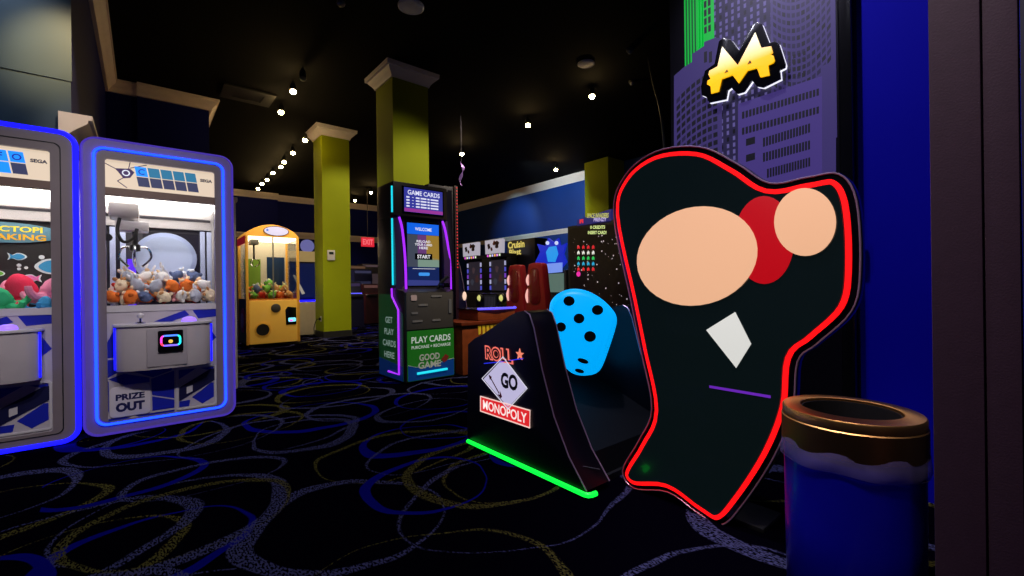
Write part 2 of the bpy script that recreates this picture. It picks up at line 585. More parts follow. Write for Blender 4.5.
def plush_proto(key, colr, earcol, kind):
    t = thing('plush_toy', 'proto', 'plush toy', (0, 0, -5))
    mt = M('plush_' + key, colr, 0.9, spec=0.2, noise=0.12, nscale=25, bump=0.5, bscale=160)
    m2 = M('plush_trim_' + key, earcol, 0.9, spec=0.2, noise=0.1, nscale=25)
    b = MB()
    b.ball((0, 0, 0), 1.0, sub=3)
    for v in b.bm.verts:   # one pear-like lump: belly below, head above
        z = v.co.z
        k = 1.0 + 0.12 * cos(pi * z) - 0.22 * max(0, 1 - abs(z - 0.15) / 0.25)
        v.co.x *= k * 0.85; v.co.y *= k * 0.85; v.co.z *= 1.25
    bmesh.ops.scale(b.bm, vec=(0.058, 0.058, 0.058), verts=b.bm.verts[:])
    b.build('body', mt, t)
    if kind == 'octopus':
        for k in range(5):
            a = 2 * pi * k / 5
            pth = [Vector((0.03 * cos(a), 0.03 * sin(a), -0.045)), Vector((0.075 * cos(a), 0.075 * sin(a), -0.06)), Vector((0.11 * cos(a), 0.11 * sin(a), -0.045)), Vector((0.125 * cos(a), 0.125 * sin(a), -0.02))]
            MB().tube(catmull(pth, 3, False), 0.02, rads=[0.024 - 0.0012 * i for i in range(10)]).build('arm', mt, t)
    else:
        for sx in (-1, 1):
            sc = (0.5, 0.45, 1.5) if kind == 'rabbit' else (1, 0.5, 1)
            zz = 0.095 if kind == 'rabbit' else 0.072
            MB().ball((sx * 0.03, 0, zz), 0.022, sc).build('ear', m2, t)
        MB().ball((0, -0.045, 0.03), 0.022, (1.1, 0.8, 0.8)).build('muzzle', m2, t)
        for sx in (-1, 1):
            MB().ball((sx * 0.052, -0.012, -0.022), 0.022, (1.2, 0.9, 0.8)).build('arm', mt, t)
    PLUSH[key] = [t, False, kind]
    return t


for key, c1, c2, kd in (('orange', (232, 120, 50), (250, 225, 190), 'bear'), ('cream', (240, 222, 190), (205, 150, 100), 'bear'),
                        ('grey', (185, 190, 205), (240, 240, 245), 'rabbit'), ('pink', (240, 170, 180), (250, 220, 225), 'rabbit'),
                        ('slate', (95, 110, 150), (220, 225, 235), 'bear'), ('red', (215, 60, 50), (250, 190, 150), 'bear'),
                        ('white', (240, 238, 236), (225, 190, 150), 'bear'), ('tan', (200, 150, 95), (245, 225, 195), 'rabbit'),
                        ('coral', (240, 60, 95), (250, 150, 160), 'octopus'), ('mint', (60, 190, 130), (150, 230, 190), 'octopus'),
                        ('rose', (245, 150, 185), (250, 210, 225), 'octopus'), ('sky', (70, 160, 215), (190, 225, 245), 'octopus'),
                        ('lime', (120, 190, 80), (230, 240, 190), 'bear')):
    plush_proto(key, c1, c2, kd)


def put_plush(key, loc, rot, label, group, s):
    t, used, kind = PLUSH[key]
    if not used:
        PLUSH[key][1] = True
        t.location = loc; t.rotation_euler = rot; t.scale = (s, s, s); t['label'] = label; t['group'] = group
    else:
        dup(t, loc, rot, label, group, (s, s, s))


def claw_machine(xc, yf, label, lit, poster, header_on):
    t = thing('claw_machine', label, 'claw machine', (xc, yf, 0))
    W = 0.472
    fm = lav if lit else greyp
    outer = rrect(-W, W, 0.032, 2.25, 0.085); inner = rrect(-0.345, 0.345, 0.115, 2.108, 0.02)
    b = MB(); b.ring(outer, inner, 'XZ', 0.0, 0.07); b.build('front_frame', [fm], t)
    if lit:
        b = MB(); b.ring(rrect(-0.39, 0.39, 0.125, 2.165, 0.05), rrect(-0.344, 0.344, 0.116, 2.107, 0.02), 'XZ', -0.006, 0.004); b.build('inner_bezel', [greyp], t)
        lp = rrect(-0.405, 0.405, 0.105, 2.18, 0.06)
        pth = [(p[0], -0.008, p[1]) for p in lp]
        MB().tube(pth, 0.0095, True).build('led_strip', E('led_azure', (24, 66, 255), 3.0), t)
        pth = [(p[0], 0.012, p[1]) for p in rrect(-W + 0.004, W - 0.004, 0.034, 2.248, 0.083)]
        MB().tube(pth, 0.014, True).build('edge_glow', E('frame_edge_violet', (84, 60, 200), 0.6), t)  # violet glow of the frame edge, given as an emissive tube
    else:
        pth = [(p[0], 0.0, p[1]) for p in rrect(-W - 0.004, W + 0.004, 0.03, 2.252, 0.09)]
        MB().tube(pth, 0.017, True).build('led_strip', leddeep, t)
        b = MB(); b.ring(rrect(-0.40, 0.40, 0.09, 2.17, 0.04), rrect(-0.394, 0.394, 0.096, 2.164, 0.04), 'XZ', -0.003, 0.001); b.build('frame_seam', [blackm], t)
    # carcass
    b = MB(); b.box(-0.44, 0.44, 0.071, 0.95, 0.05, 0.93, bev=0.01); b.build('lower_cabinet', white, t)
    b = MB(); b.box(-0.44, 0.44, 0.071, 0.95, 1.90, 2.23, bev=0.02); b.build('top_box', white, t)
    b = MB(); b.box(-0.44, 0.44, 0.92, 0.95, 0.931, 1.899); b.build('back_panel', M('claw_back', (60, 58, 66), 0.5), t)
    for sx in (-1, 1):
        b = MB(); b.box(sx * 0.425 - 0.006, sx * 0.425 + 0.006, 0.115, 0.875, 0.931, 1.899); b.build('side_glass', GLASS, t)
        for yy in (0.072, 0.876):
            b = MB(); b.box(sx * 0.42 - 0.02, sx * 0.42 + 0.02, yy, yy + 0.042, 0.931, 1.899, bev=0.004); b.build('corner_post', white, t)
    b = MB(); b.box(-0.40, 0.40, 0.15, 0.90, 1.872, 1.898); b.build('light_panel', E('claw_light', (255, 248, 240), 5.0), t)
    b = MB(); b.box(-0.40, 0.40, 0.86, 0.90, 1.70, 1.78, bev=0.005); b.box(-0.40, 0.40, 0.80, 0.85, 1.80, 1.86, bev=0.005); b.build('gantry_rail', white, t)
    b = MB(); b.box(-0.345, 0.345, 0.03, 0.04, 0.995, 1.835); b.build('front_glass', GLASS, t)
    b = MB(); b.box(-0.345, 0.345, 0.005, 0.069, 1.836, 1.892); b.build('cross_bar', M('bronze_bar', (120, 98, 88), 0.4, metal=0.3), t)
    b = MB(); b.box(-0.345, 0.345, 0.005, 0.069, 0.945, 0.994); b.build('glass_sill', white, t)
    # header sign
    hd = MB().box(-0.344, 0.344, 0.03, 0.06, 1.893, 2.107).build('header_sign', E('header_cream', (245, 222, 196), 0.8), t)
    b = MB(); cw = 0.079; sl = 0.012
    hx0 = -0.175
    for r_ in range(2):
        for k in range(5):
            x0 = hx0 + k * cw + (0.012 if r_ else 0); x1 = x0 + cw - 0.008
            z0 = 1.925 + (0 if r_ else 0.08); z1 = z0 + 0.073
            on = header_on.get((r_, k))
            pts = [(x0 + sl, z0), (x1 + sl, z0), (x1, z1), (x0, z1)]
            b.slab([(p[0], 0.029, p[1]) for p in pts], (0, -0.006, 0), 1 if on else (0 if r_ else 2))
    b.build('letter_tile', [E('tile_dark', (58, 66, 110), 0.6), E('tile_lit', (0, 140, 255), 1.1), E('tile_teal', (30, 130, 175), 0.7)], hd)
    b = MB()
    for (r_, k), ch in header_on.items():
        if ch.strip():
            b.text(ch, (hx0 + k * cw + 0.042 + (0.014 if r_ else 0), 0.0225, 1.96 + (0 if r_ else 0.08)), (1, 0, 0), (0, 0, 1), 0.045, depth=0.0, bold=0.02)
    b.build('lettering', E('tile_letter', (0, 40, 170), 0.9), hd)
    b = MB(); b.text('SEGA', (0.288, 0.0285, 2.03), (1, 0, 0), (0, 0, 1), 0.026, 0.085, depth=0, bold=0.05); b.build('maker_lettering', M('grey_ink', (70, 70, 95), 0.5), hd)
    b = MB()
    b.slab([(-0.29, 0.029, 2.045), (-0.20, 0.029, 2.055), (-0.175, 0.029, 2.03), (-0.2, 0.029, 1.985), (-0.24, 0.029, 1.975), (-0.27, 0.029, 2.02)], (0, -0.003, 0), 0)
    ringp = [(-0.225 + 0.024 * cos(2 * pi * k / 16), 2.018 + 0.024 * sin(2 * pi * k / 16)) for k in range(16)]
    ringi = [(-0.225 + 0.016 * cos(2 * pi * k / 16), 2.018 + 0.016 * sin(2 * pi * k / 16)) for k in range(16)]
    b.ring(ringp, ringi, 'XZ', 0.024, 0.0255, 1)
    for (a, c) in (((-0.344, 2.075), (-0.28, 2.04)), ((-0.2, 2.105), (-0.21, 2.05)), ((-0.24, 1.98), (-0.275, 1.95)), ((-0.275, 1.95), (-0.22, 1.905)), ((-0.2, 2.06), (-0.10, 2.10))):
        b.tube([(a[0], 0.0285, a[1]), (c[0], 0.0285, c[1])], 0.003, seg=5)
    b.build('starburst_mark', [M('violet_ink', (92, 62, 130), 0.5), whitelight if False else E('mark_white', (235, 240, 255), 0.9)], hd)
    # lower front panel: white with a broken blue pattern
    lp = MB().box(-0.344, 0.344, 0.012, 0.07, 0.116, 0.944).build('lower_panel', M('panel_white', (190, 182, 188), 0.45), t)
    b = MB()
    quads = [[(-.343, .60), (-.343, .72), (-.30, .82), (-.25, .77), (-.29, .60)], [(-.343, .45), (-.27, .50), (-.29, .585), (-.343, .585)], [(-.07, .86), (.13, .942), (.16, .90), (.03, .85)], [(.18, .942), (.343, .942), (.343, .88), (.22, .87)],
             [(.26, .62), (.343, .70), (.28, .82)], [(-.343, .44), (-.25, .385), (-.10, .385), (-.10, .42), (-.25, .47)], [(-.22, .49), (.04, .49), (.04, .46), (-.08, .42)], [(-.09, .41), (.055, .455), (.055, .23), (-.085, .28)],
             [(.085, .455), (.20, .455), (.085, .38)], [(.23, .455), (.322, .455), (.322, .44), (.29, .43)], [(.085, .15), (.15, .15), (.16, .20), (.085, .20)], [(.17, .22), (.24, .155), (.322, .20), (.322, .32), (.30, .32)], [(.342, .24), (.343, .24), (.343, .34), (.342, .36)],
             [(-.343, .14), (-.24, .14), (-.20, .118), (-.343, .118)], [(-.19, .14), (.055, .14), (.055, .118), (-.16, .118)], [(-.085, .27), (.055, .22), (.055, .155), (-.085, .155)], [(-.343, .20), (-.343, .43), (-.338, .42), (-.338, .18)]]
    for q in quads:
        b.poly([(p[0], 0.0105, p[1]) for p in q])
    b.build('pattern_print', bluep, lp)
    b = MB(); b.prism([(.085, .20), (.335, .345), (.335, .44), (.30, .44), (.085, .31)], 'XZ', 0.006, 0.0115); b.build('dark_band', navy, lp)
    b = MB(); b.prism([(.135, .255), (.175, .27), (.175, .32), (.135, .31)], 'XZ', 0.003, 0.0058); b.build('band_badge', white, lp)
    b = MB(); b.ring(rrect(.066, .34, .13, .475, 0.02), rrect(.078, .328, .142, .463, 0.015), 'XZ', 0.004, 0.0118); b.build('hatch_frame', white, lp)
    pd = MB().prism(rrect(-.335, -.095, .145, .375, 0.03), 'XZ', 0.0, 0.0117, bev=0.003).build('prize_door', M('door_white', (215, 208, 214), 0.4), t)
    b = MB(); b.text('PRIZE', (-.215, -0.001, .295), (1, 0, 0), (0, 0, 1), 0.048, 0.17, depth=0, bold=0.045); b.text('OUT', (-.215, -0.001, .218), (1, 0, 0), (0, 0, 1), 0.07, 0.17, depth=0, bold=0.06)
    b.build('lettering', M('ink_blue', (14, 18, 80), 0.5), pd)
    # control deck
    arc = [(-0.295, 0.011)] + [(0.295 * -cos(pi * k / 10) if 0 < k < 10 else (-0.295 if k == 0 else 0.295), -0.10 - 0.10 * sin(pi * k / 10)) for k in range(11)] + [(0.295, 0.011)]
    dk = MB().prism(arc, 'XY', 0.505, 0.835, bev=0.008).build('control_deck', M('deck_white', (185, 176, 178), 0.3, coat=0.4), t)
    arc2 = [(-0.31, 0.011)] + [(-0.31 * cos(pi * k / 10), -0.10 - 0.115 * sin(pi * k / 10)) for k in range(11)] + [(0.31, 0.011)]
    MB().prism(arc2, 'XY', 0.836, 0.856, bev=0.006).build('deck_top', white, dk)
    for sx in (-1, 1):
        MB().tube([(sx * 0.297, -0.10, 0.52), (sx * 0.297, -0.10, 0.83)], 0.007).build('side_light', leddeep, dk)
    MB().box(-0.115, 0.13, -0.206, -0.19, 0.53, 0.815, bev=0.003).build('service_door', M('deck_grey', (168, 160, 164), 0.35), dk)
    rd = MB().prism(rrect(-0.05, 0.105, 0.635, 0.80, 0.01), 'XZ', -0.222, -0.207, bev=0.003).build('card_reader', black, dk)
    segs = rrect(-0.03, 0.085, 0.685, 0.76, 0.022, 4)
    nseg = len(segs)
    for k, cc in enumerate(((40, 255, 190), (60, 120, 255), (255, 60, 200), (255, 60, 90), (120, 90, 255), (40, 230, 255))):
        i0 = k * nseg // 6; i1 = (k + 1) * nseg // 6
        MB().tube([(segs[i % nseg][0], -0.226, segs[i % nseg][1]) for i in range(i0, i1 + 1)], 0.0065).build('light_bar', E('reader_%d' % k, cc, 1.6), rd)
    MB().lathe([(0.014, 0), (0.014, -0.004)], (0.027, -0.222, 0.716), 12, axis='Y').build('screen_icon', E('icon_gold', (255, 210, 90), 0.9), rd)
    js = MB(); js.lathe([(0.03, 0.0), (0.03, 0.012), (0.008, 0.016), (0.008, 0.05)], (-0.15, -0.1, 0.856), 14); js.build('joystick_shaft', chrome, dk)
    MB().ball((-0.15, -0.1, 0.915), 0.022).build('joystick_ball', white, dk)
    MB().lathe([(0.05, 0), (0.05, 0.01), (0.04, 0.028), (0.02, 0.036), (0.0, 0.038)], (0.15, -0.1, 0.856), 16).build('push_button', E('button_violet', (150, 110, 255), 1.4), dk)
    for sx in (-1, 1):
        for yy in (0.1, 0.85):
            b = MB(); b.lathe([(0.03, 0), (0.03, 0.02), (0.012, 0.024), (0.012, 0.052)], (sx * 0.38, yy, 0.0), 10); b.build('foot', charcoal, t)
    # prize bed
    MB().box(-0.40, 0.40, 0.08, 0.91, 0.932, 0.96).build('prize_bed', white, t)
    # crane
    cr = MB().box(-0.34, -0.15, 0.22, 0.50, 1.70, 1.82, bev=0.02).build('crane_carriage', white, t)
    MB().box(-0.30, -0.09, 0.26, 0.46, 1.60, 1.68, bev=0.015).build('crane_head', white, cr)
    loop = catmull([(-0.27, 0.21, 1.69), (-0.285, 0.2, 1.58), (-0.25, 0.2, 1.50), (-0.19, 0.2, 1.53), (-0.165, 0.21, 1.61)], 5, False)
    MB().tube(loop, 0.012).build('crane_cable', rubber, cr)
    MB().lathe([(0.02, 0), (0.02, -0.1), (0.035, -0.11), (0.035, -0.16), (0.0, -0.17)], (-0.18, 0.36, 1.60), 14).build('crane_hub', charcoal, cr)
    for k in range(3):
        a = 2 * pi * k / 3 + 0.5
        d = Vector((cos(a), sin(a), 0))
        o = Vector((-0.18, 0.36, 1.47))
        MB().tube(catmull([o + d * 0.02, o + d * 0.09 + Vector((0, 0, 0.0)), o + d * 0.12 + Vector((0, 0, -0.08)), o + d * 0.05 + Vector((0, 0, -0.16))], 4, False), 0.009).build('crane_claw', chrome, cr)
    MB().lathe([(0.026, 0), (0.026, 0.05), (0.0, 0.052)], (-0.335, 0.06, 1.52), 12, axis='Y').build('camera_knob', rubber, t)
    if poster:
        pb = MB().box(-0.40, 0.40, 0.905, 0.918, 0.97, 1.69).build('back_poster', M('poster_dark', (30, 28, 30), 0.6), t)
        b = MB()
        specs = [(.05, 1.40, .045, 0, 0), (.27, 1.32, .10, 1, 0), (.13, 1.22, .05, 1, 1), (-.06, 1.26, .035, 0, 2), (-.08, 1.12, .05, 0, 1), (.18, 1.10, .035, 0, 2), (-.22, 1.38, .05, 0, 1), (-.28, 1.2, .06, 0, 0), (.34, 1.12, .04, 1, 1), (.3, 1.44, .03, 0, 3)]
        for (x, z, s_, fl, ci) in specs:
            fish(b, x, z, 0.903, s_, fl, ci, 4)
        for (x, z, r_) in ((.19, 1.40, .018), (.06, 1.33, .014), (.10, 1.31, .012), (.06, 1.30, .012), (0.03, 1.20, .022), (.28, 1.19, .018), (.30, 1.13, .014)):
            b.poly([(x + r_ * cos(2 * pi * k / 12), 0.9025, z + r_ * sin(2 * pi * k / 12)) for k in range(12)], 4)
        b.build('sea_print', [M('fish_blue', (60, 160, 215), .6), M('fish_pink', (240, 120, 190), .6), M('fish_green', (110, 200, 60), .6), M('fish_sand', (225, 205, 150), .6), M('fish_white', (225, 235, 240), .6)], pb)
        sg = MB().prism([(-0.04 + 0.36 * cos(2 * pi * k / 28), 1.595 + 0.085 * sin(2 * pi * k / 28)) for k in range(28)], 'XZ', 0.885, 0.9, bev=0.003).build('title_board', M('title_blue', (90, 140, 160), .6), t)
        b = MB(); b.text('THE OCTOPI', (-0.05, 0.883, 1.625), (1, 0, 0), (0, 0, 1), 0.048, 0.5, depth=0, bold=0.03); b.build('title_lettering', M('title_yellow', (245, 225, 60), .5), sg)
        b = MB(); b.text('ARE TAKING', (-0.05, 0.883, 1.56), (1, 0, 0), (0, 0, 1), 0.05, 0.54, depth=0, bold=0.03); b.build('title_lettering', M('title_gold', (240, 180, 30), .5), sg)
    else:
        pb = MB().box(-0.13, 0.30, 0.90, 0.918, 1.0, 1.66).build('back_window', M('window_dark', (36, 34, 44), 0.2), t)
        for x in (-0.34, -0.27, 0.33, 0.385):
            MB().box(x - 0.02, x + 0.02, 0.87, 0.899, 0.962, 1.69, bev=0.005).build('back_post', M('post_blue_white', (190, 200, 235), .4), t)
        MB().tube([(-0.21, 0.88, 0.97), (-0.21, 0.88, 1.4)], 0.03).build('purple_lamp', E('purple_lamp', (90, 40, 230), 1.2), t)
        # pale round board on a scalloped base standing in the heap
        dsk = MB().prism([(0.03 + 0.235 * cos(2 * pi * k / 36), 1.40 + 0.235 * sin(2 * pi * k / 36)) for k in range(36)], 'XZ', 0.64, 0.655, bev=0.004).build('display_disc', M('disc_lavender', (170, 185, 225), .5), t)
        b = MB(); b.prism([(0.03 + 0.2 * cos(2 * pi * k / 36), 1.40 + 0.2 * sin(2 * pi * k / 36)) for k in range(36)], 'XZ', 0.634, 0.6395); b.build('disc_face', M('disc_face', (188, 204, 238), .5), dsk)
        for k in range(5):
            MB().lathe([(0.052, 0), (0.052, -0.012), (0.034, -0.013), (0.034, 0.0)], (-0.15 + 0.085 * k, 0.63, 1.19), 20, axis='Y', closed=True).build('base_ring', M('ring_pale', (205, 225, 240), .5), dsk)
    return t


c1x, c2x, CY = -0.845, 0.1325, 4.513
m1 = claw_machine(c1x, CY, 'claw machine with deep blue rim lights, grey frame and octopus toys at the edge', False, True, {(0, 4): 'O', (0, 3): 'F', (1, 3): ' '})
m2 = claw_machine(c2x, CY, 'claw machine with a lavender frame, azure light outline and a PRIZE OUT door', True, False, {(0, 0): 'C'})

rnd = random.Random(3)
keys2 = ['orange', 'cream', 'grey', 'white', 'pink', 'slate', 'red', 'tan', 'white', 'grey', 'orange', 'cream']
names = {'orange': 'orange', 'cream': 'cream', 'grey': 'pale grey', 'pink': 'pink', 'slate': 'slate blue', 'red': 'red', 'white': 'white', 'tan': 'tan', 'coral': 'coral pink', 'mint': 'mint green', 'rose': 'light pink', 'sky': 'sky blue', 'lime': 'lime green'}


def heap(xc, yf, xs, ys, z0, keys, where, group, s0, layer2=True, ry=None):
    n = 0
    spots = []
    for i, x in enumerate(xs):
        for j, y in enumerate(ys):
            spots.append((x, y, z0))
    if layer2:
        for i in range(len(xs) - 1):
            for j in range(len(ys) - 1):
                spots.append(((xs[i] + xs[i + 1]) / 2, (ys[j] + ys[j + 1]) / 2, z0 + 0.105 * s0))
        for i in range(len(xs) - 2):
            for j in range(1, len(ys) - 1):
                if rnd.random() < 0.55:
                    spots.append((xs[i + 1], ys[j], z0 + 0.2 * s0))
    for (x, y, z) in spots:
        k = keys[rnd.randrange(len(keys))]
        put_plush(k, (xc + x + rnd.uniform(-.012, .012), yf + y + rnd.uniform(-.012, .012), z + rnd.uniform(-.006, .01)),
                  (rnd.uniform(-.9, .9), rnd.uniform(-.9, .9), rnd.uniform(-3.1, 3.1)), names[k] + ' plush toy heaped ' + where, group + ', ' + names[k] + ' ones', s0 * rnd.uniform(.88, 1.12))


heap(c2x, CY, [-.33 + .11 * i for i in range(7)], [.17 + .12 * j for j in range(6)], 1.055, keys2, 'in the claw machine with the PRIZE OUT door', 'plush prizes in the lavender claw machine', 0.86)
for i, (k, x, y, z, s_) in enumerate((('coral', .15, .36, 1.07, 1.65), ('rose', .33, .24, 1.06, 1.4), ('mint', .08, .15, 1.0, 1.2), ('sky', .30, .10, 0.96, .8), ('mint', -.2, .2, 1.04, 1.4), ('rose', -.08, .45, 1.05, 1.4), ('sky', .30, .58, 1.05, 1.4), ('coral', -.28, .55, 1.05, 1.4), ('lime', .33, .8, 1.05, 1.4), ('rose', .05, .75, 1.05, 1.4))):
    where = ['large and sprawled below the octopus poster', 'resting beside the large coral one at the glass edge', 'in front of the coral one at the sill', 'small and low at the right corner of the glass'][i] if i < 4 else None
    lab = names[k] + (' octopus plush toy ' if k != 'lime' else ' plush toy ') + (where or 'further back in the machine with the octopus poster')
    put_plush(k, (c1x + x, CY + y, z + .06), (rnd.uniform(-.4, .4), rnd.uniform(-.4, .4), rnd.uniform(-3, 3)), lab, 'octopus prizes in the grey claw machine', s_)

# ------------------------------------------------------------------ yellow claw machine
def yellow_claw():
    t = thing('claw_machine', 'yellow claw machine with a domed top and an oval white emblem', 'claw machine', (1.97, 9.68, 0))
    W, D = 0.475, 0.95
    top = [(-W, 2.14)] + [(-W + 0.0 + 2 * W * k / 12, 2.16 + 0.22 * sin(pi * k / 12) ** 0.7 if 0 < k < 12 else 2.16) for k in range(13)] + [(W, 2.14)]
    hd = MB().prism(top, 'XZ', 0.0, D, bev=0.015).build('domed_header', E('header_amber', (250, 170, 60), 0.45, base=(250, 180, 70)), t)
    em = MB().prism([(0.06 + 0.22 * cos(2 * pi * k / 28), 2.255 + 0.092 * sin(2 * pi * k / 28)) for k in range(28)], 'XZ', -0.012, -0.001, bev=0.003).build('oval_emblem', E('emblem_white', (235, 225, 250), 0.9), hd)
    b = MB(); b.ring([(0.06 + 0.23 * cos(2 * pi * k / 28), 2.255 + 0.1 * sin(2 * pi * k / 28)) for k in range(28)], [(0.06 + 0.215 * cos(2 * pi * k / 28), 2.255 + 0.087 * sin(2 * pi * k / 28)) for k in range(28)], 'XZ', -0.016, -0.0005); b.build('emblem_rim', M('emblem_rim', (120, 80, 60), .4), em)
    star = [(-0.10 + (0.032 if k % 2 == 0 else 0.014) * cos(pi / 2 + pi * k / 5), 2.265 + (0.032 if k % 2 == 0 else 0.014) * sin(pi / 2 + pi * k / 5)) for k in range(10)]
    MB().prism(star, 'XZ', -0.0155, -0.0125).build('star_mark', E('star_blue', (70, 130, 230), 0.8), em)
    MB().box(-W + 0.02, W - 0.02, 0.05, D - 0.03, 2.11, 2.138).build('light_panel', E('yellow_claw_light', (255, 235, 190), 4.0), t)
    for sx in (-1, 1):
        for yy in (0.0, D - 0.05):
            MB().box(sx * (W - 0.025) - 0.025, sx * (W - 0.025) + 0.025, yy, yy + 0.05, 0.05, 2.14, bev=0.01).build('corner_post', yellowp, t)
        MB().box(sx * (W - 0.03) - 0.004, sx * (W - 0.03) + 0.004, 0.051, D - 0.051, 0.93, 2.10).build('side_glass', GLASS, t)
        MB().box(sx * (W - 0.03) - 0.01, sx * (W - 0.03) + 0.01, 0.051, D - 0.051, 0.06, 0.925).build('side_panel', M('side_green', (70, 110, 50), .5), t)
    b = MB(); b.box(-W + 0.051, W - 0.051, 0.02, 0.028, 0.93, 2.135); b.build('front_glass', GLASS, t)
    MB().box(-0.012, 0.012, 0.012, 0.019, 0.93, 2.135).build('glass_joint', M('joint_grey', (120, 118, 110), .4), t)
    MB().box(-W + 0.051, W - 0.051, D - 0.04, D - 0.02, 0.06, 2.10).build('back_panel', M('back_cream', (215, 208, 195), .5), t)
    MB().box(-0.36, -0.06, D - 0.055, D - 0.041, 1.05, 1.75).build('back_poster', M('poster_green', (110, 150, 40), .6), t)
    MB().box(0.06, 0.40, D - 0.055, D - 0.041, 1.0, 1.8).build('back_mirror', M('mirror_blue', (50, 80, 130), .15, metal=0.5), t)
    MB().box(-W + 0.051, W - 0.051, 0.03, D - 0.06, 0.90, 0.929).build('prize_bed', M('bed_wood', (200, 130, 60), .5), t)
    fr = MB().box(-W + 0.051, W - 0.051, -0.02, 0.10, 0.06, 0.899, bev=0.02).build('front_panel', M('front_yellow', (245, 190, 80), .35, coat=.3, emit=(245, 180, 70), es=0.12), t)
    MB().lathe([(0.14, 0.01), (0.14, -0.012), (0.115, -0.016), (0.11, 0.006)], (-0.20, -0.02, 0.33), 28, axis='Y', closed=True).build('chute_ring', yellowp, fr)
    MB().lathe([(0.112, 0.0), (0.112, -0.006)], (-0.20, -0.021, 0.33), 28, axis='Y').build('chute_opening', blackm, fr)
    MB().lathe([(0.085, 0.0), (0.085, -0.02), (0.06, -0.03)], (0.03, -0.02, 0.74), 24, axis='Y').build('speaker_disc', M('speaker_grey', (70, 66, 60), .6), fr)
    cp = MB().prism([(0.21, 0.40), (0.40, 0.40), (0.40, 0.74), (0.24, 0.76), (0.20, 0.70)], 'XZ', -0.03, -0.021, bev=0.003).build('coin_panel', black, fr)
    MB().prism(rrect(0.25, 0.39, 0.46, 0.54, .02), 'XZ', -0.04, -0.031).build('card_reader', E('reader_teal', (120, 220, 240), 1.3), cp)
    MB().prism(rrect(0.27, 0.33, 0.47, 0.5, .01), 'XZ', -0.044, -0.0405).build('reader_light', E('reader_pink', (255, 70, 200), 1.5), cp)
    sd = MB().lathe([(0.24, 0.0), (0.24, -0.012), (0.19, -0.013)], (-W + 0.018, 0.45, 0.50), 28, axis='X').build('side_roundel', M('roundel_pink', (225, 60, 120), .5), t)
    MB().lathe([(0.15, 0.0), (0.15, -0.006)], (-W + 0.004, 0.45, 0.50), 28, axis='X').build('roundel_face', M('roundel_white', (225, 205, 215), .5), sd)
    MB().box(-W - 0.006, -W + 0.02, 0.06, D - 0.06, 2.0, 2.138).build('side_header', M('header_red', (190, 30, 45), .5, emit=(190, 30, 45), es=.25), t)
    for sx in (-1, 1):
        for yy in (0.08, D - 0.08):
            MB().lathe([(0.03, 0), (0.03, 0.03), (0.015, 0.034), (0.015, 0.062)], (sx * 0.40, yy, 0), 10).build('foot', charcoal, t)
    cr = MB().box(-0.34, -0.20, 0.25, 0.5, 2.0, 2.10, bev=.01).build('crane_carriage', M('carriage_grey', (90, 88, 86), .5), t)
    MB().tube([(-0.27, 0.36, 2.0), (-0.27, 0.36, 1.72)], 0.018).build('crane_shaft', charcoal, cr)
    for k in range(3):
        a = 2 * pi * k / 3; d = Vector((cos(a), sin(a), 0)); o = Vector((-0.27, 0.36, 1.72))
        MB().tube(catmull([o, o + d * 0.08 + Vector((0, 0, -0.03)), o + d * 0.09 + Vector((0, 0, -0.1)), o + d * 0.02 + Vector((0, 0, -0.16))], 4, False), 0.009).build('crane_claw', chrome, cr)
    return t


yellow_claw()
heap(1.97, 9.68, [-.33, -.16, .0, .16, .32], [.15, .33, .52, .7], 0.995, ['orange', 'lime', 'tan', 'red', 'lime', 'slate'], 'in the yellow claw machine', 'plush prizes in the yellow claw machine', 1.2, True)

# ------------------------------------------------------------------ blue screen cabinet beside the pillar
t = thing('arcade_cabinet', 'cream arcade cabinet with a glowing blue screen beside the yellow claw machine', 'arcade cabinet', (2.95, 11.4, 0))
MB().box(2.48, 3.42, 11.4, 12.2, 0.0, 0.80, bev=.02).build('base', cream, t, world=True)
MB().box(2.48, 3.42, 11.45, 12.2, 0.801, 0.84, bev=.01).build('deck_light', leddeep, t, world=True)
MB().box(2.48, 3.42, 11.62, 12.2, 0.841, 1.78).build('screen_housing', navy, t, world=True)
MB().box(2.53, 3.37, 11.60, 11.619, 0.9, 1.74).build('screen', E('screen_deep_blue', (10, 22, 70), 0.7), t, world=True)
MB().slab([(2.78, 11.598, 1.45), (2.83, 11.598, 1.45), (3.05, 11.598, 1.0), (2.98, 11.598, 0.98)], (0, -.004, 0)).build('screen_figure', E('figure_sand', (190, 180, 160), 0.6), t, world=True)
MB().box(2.55, 2.66, 11.594, 11.599, 1.5, 1.72).build('screen_glow', E('glow_indigo', (50, 50, 220), .9), t, world=True)
MB().box(2.48, 3.42, 11.40, 12.2, 1.781, 2.02, bev=.02).build('marquee', E('marquee_tan', (190, 160, 105), 0.5), t, world=True)
MB().lathe([(0.16, 0), (0.16, -0.03), (0.1, -0.04)], (3.1, 11.55, 2.16), 20, axis='Y').build('topper_disc', E('topper_violet', (120, 120, 190), 0.6), t, world=True)

t = thing('arcade_cabinet', 'tall cream cabinet whose edge shows behind the lavender claw machine', 'arcade cabinet', (.45, 5.7, 0))
MB().box(.12, .785, 5.62, 6.4, .03, 2.06, bev=.015).build('body', cream, t, world=True)
MB().box(.10, .80, 5.60, 6.42, 2.061, 2.11, bev=.01).build('top_cap', M('cap_cream', (225, 205, 170), .5), t, world=True)
MB().box(.15, .76, 5.66, 6.36, 0, .029).build('plinth', blackm, t, world=True)

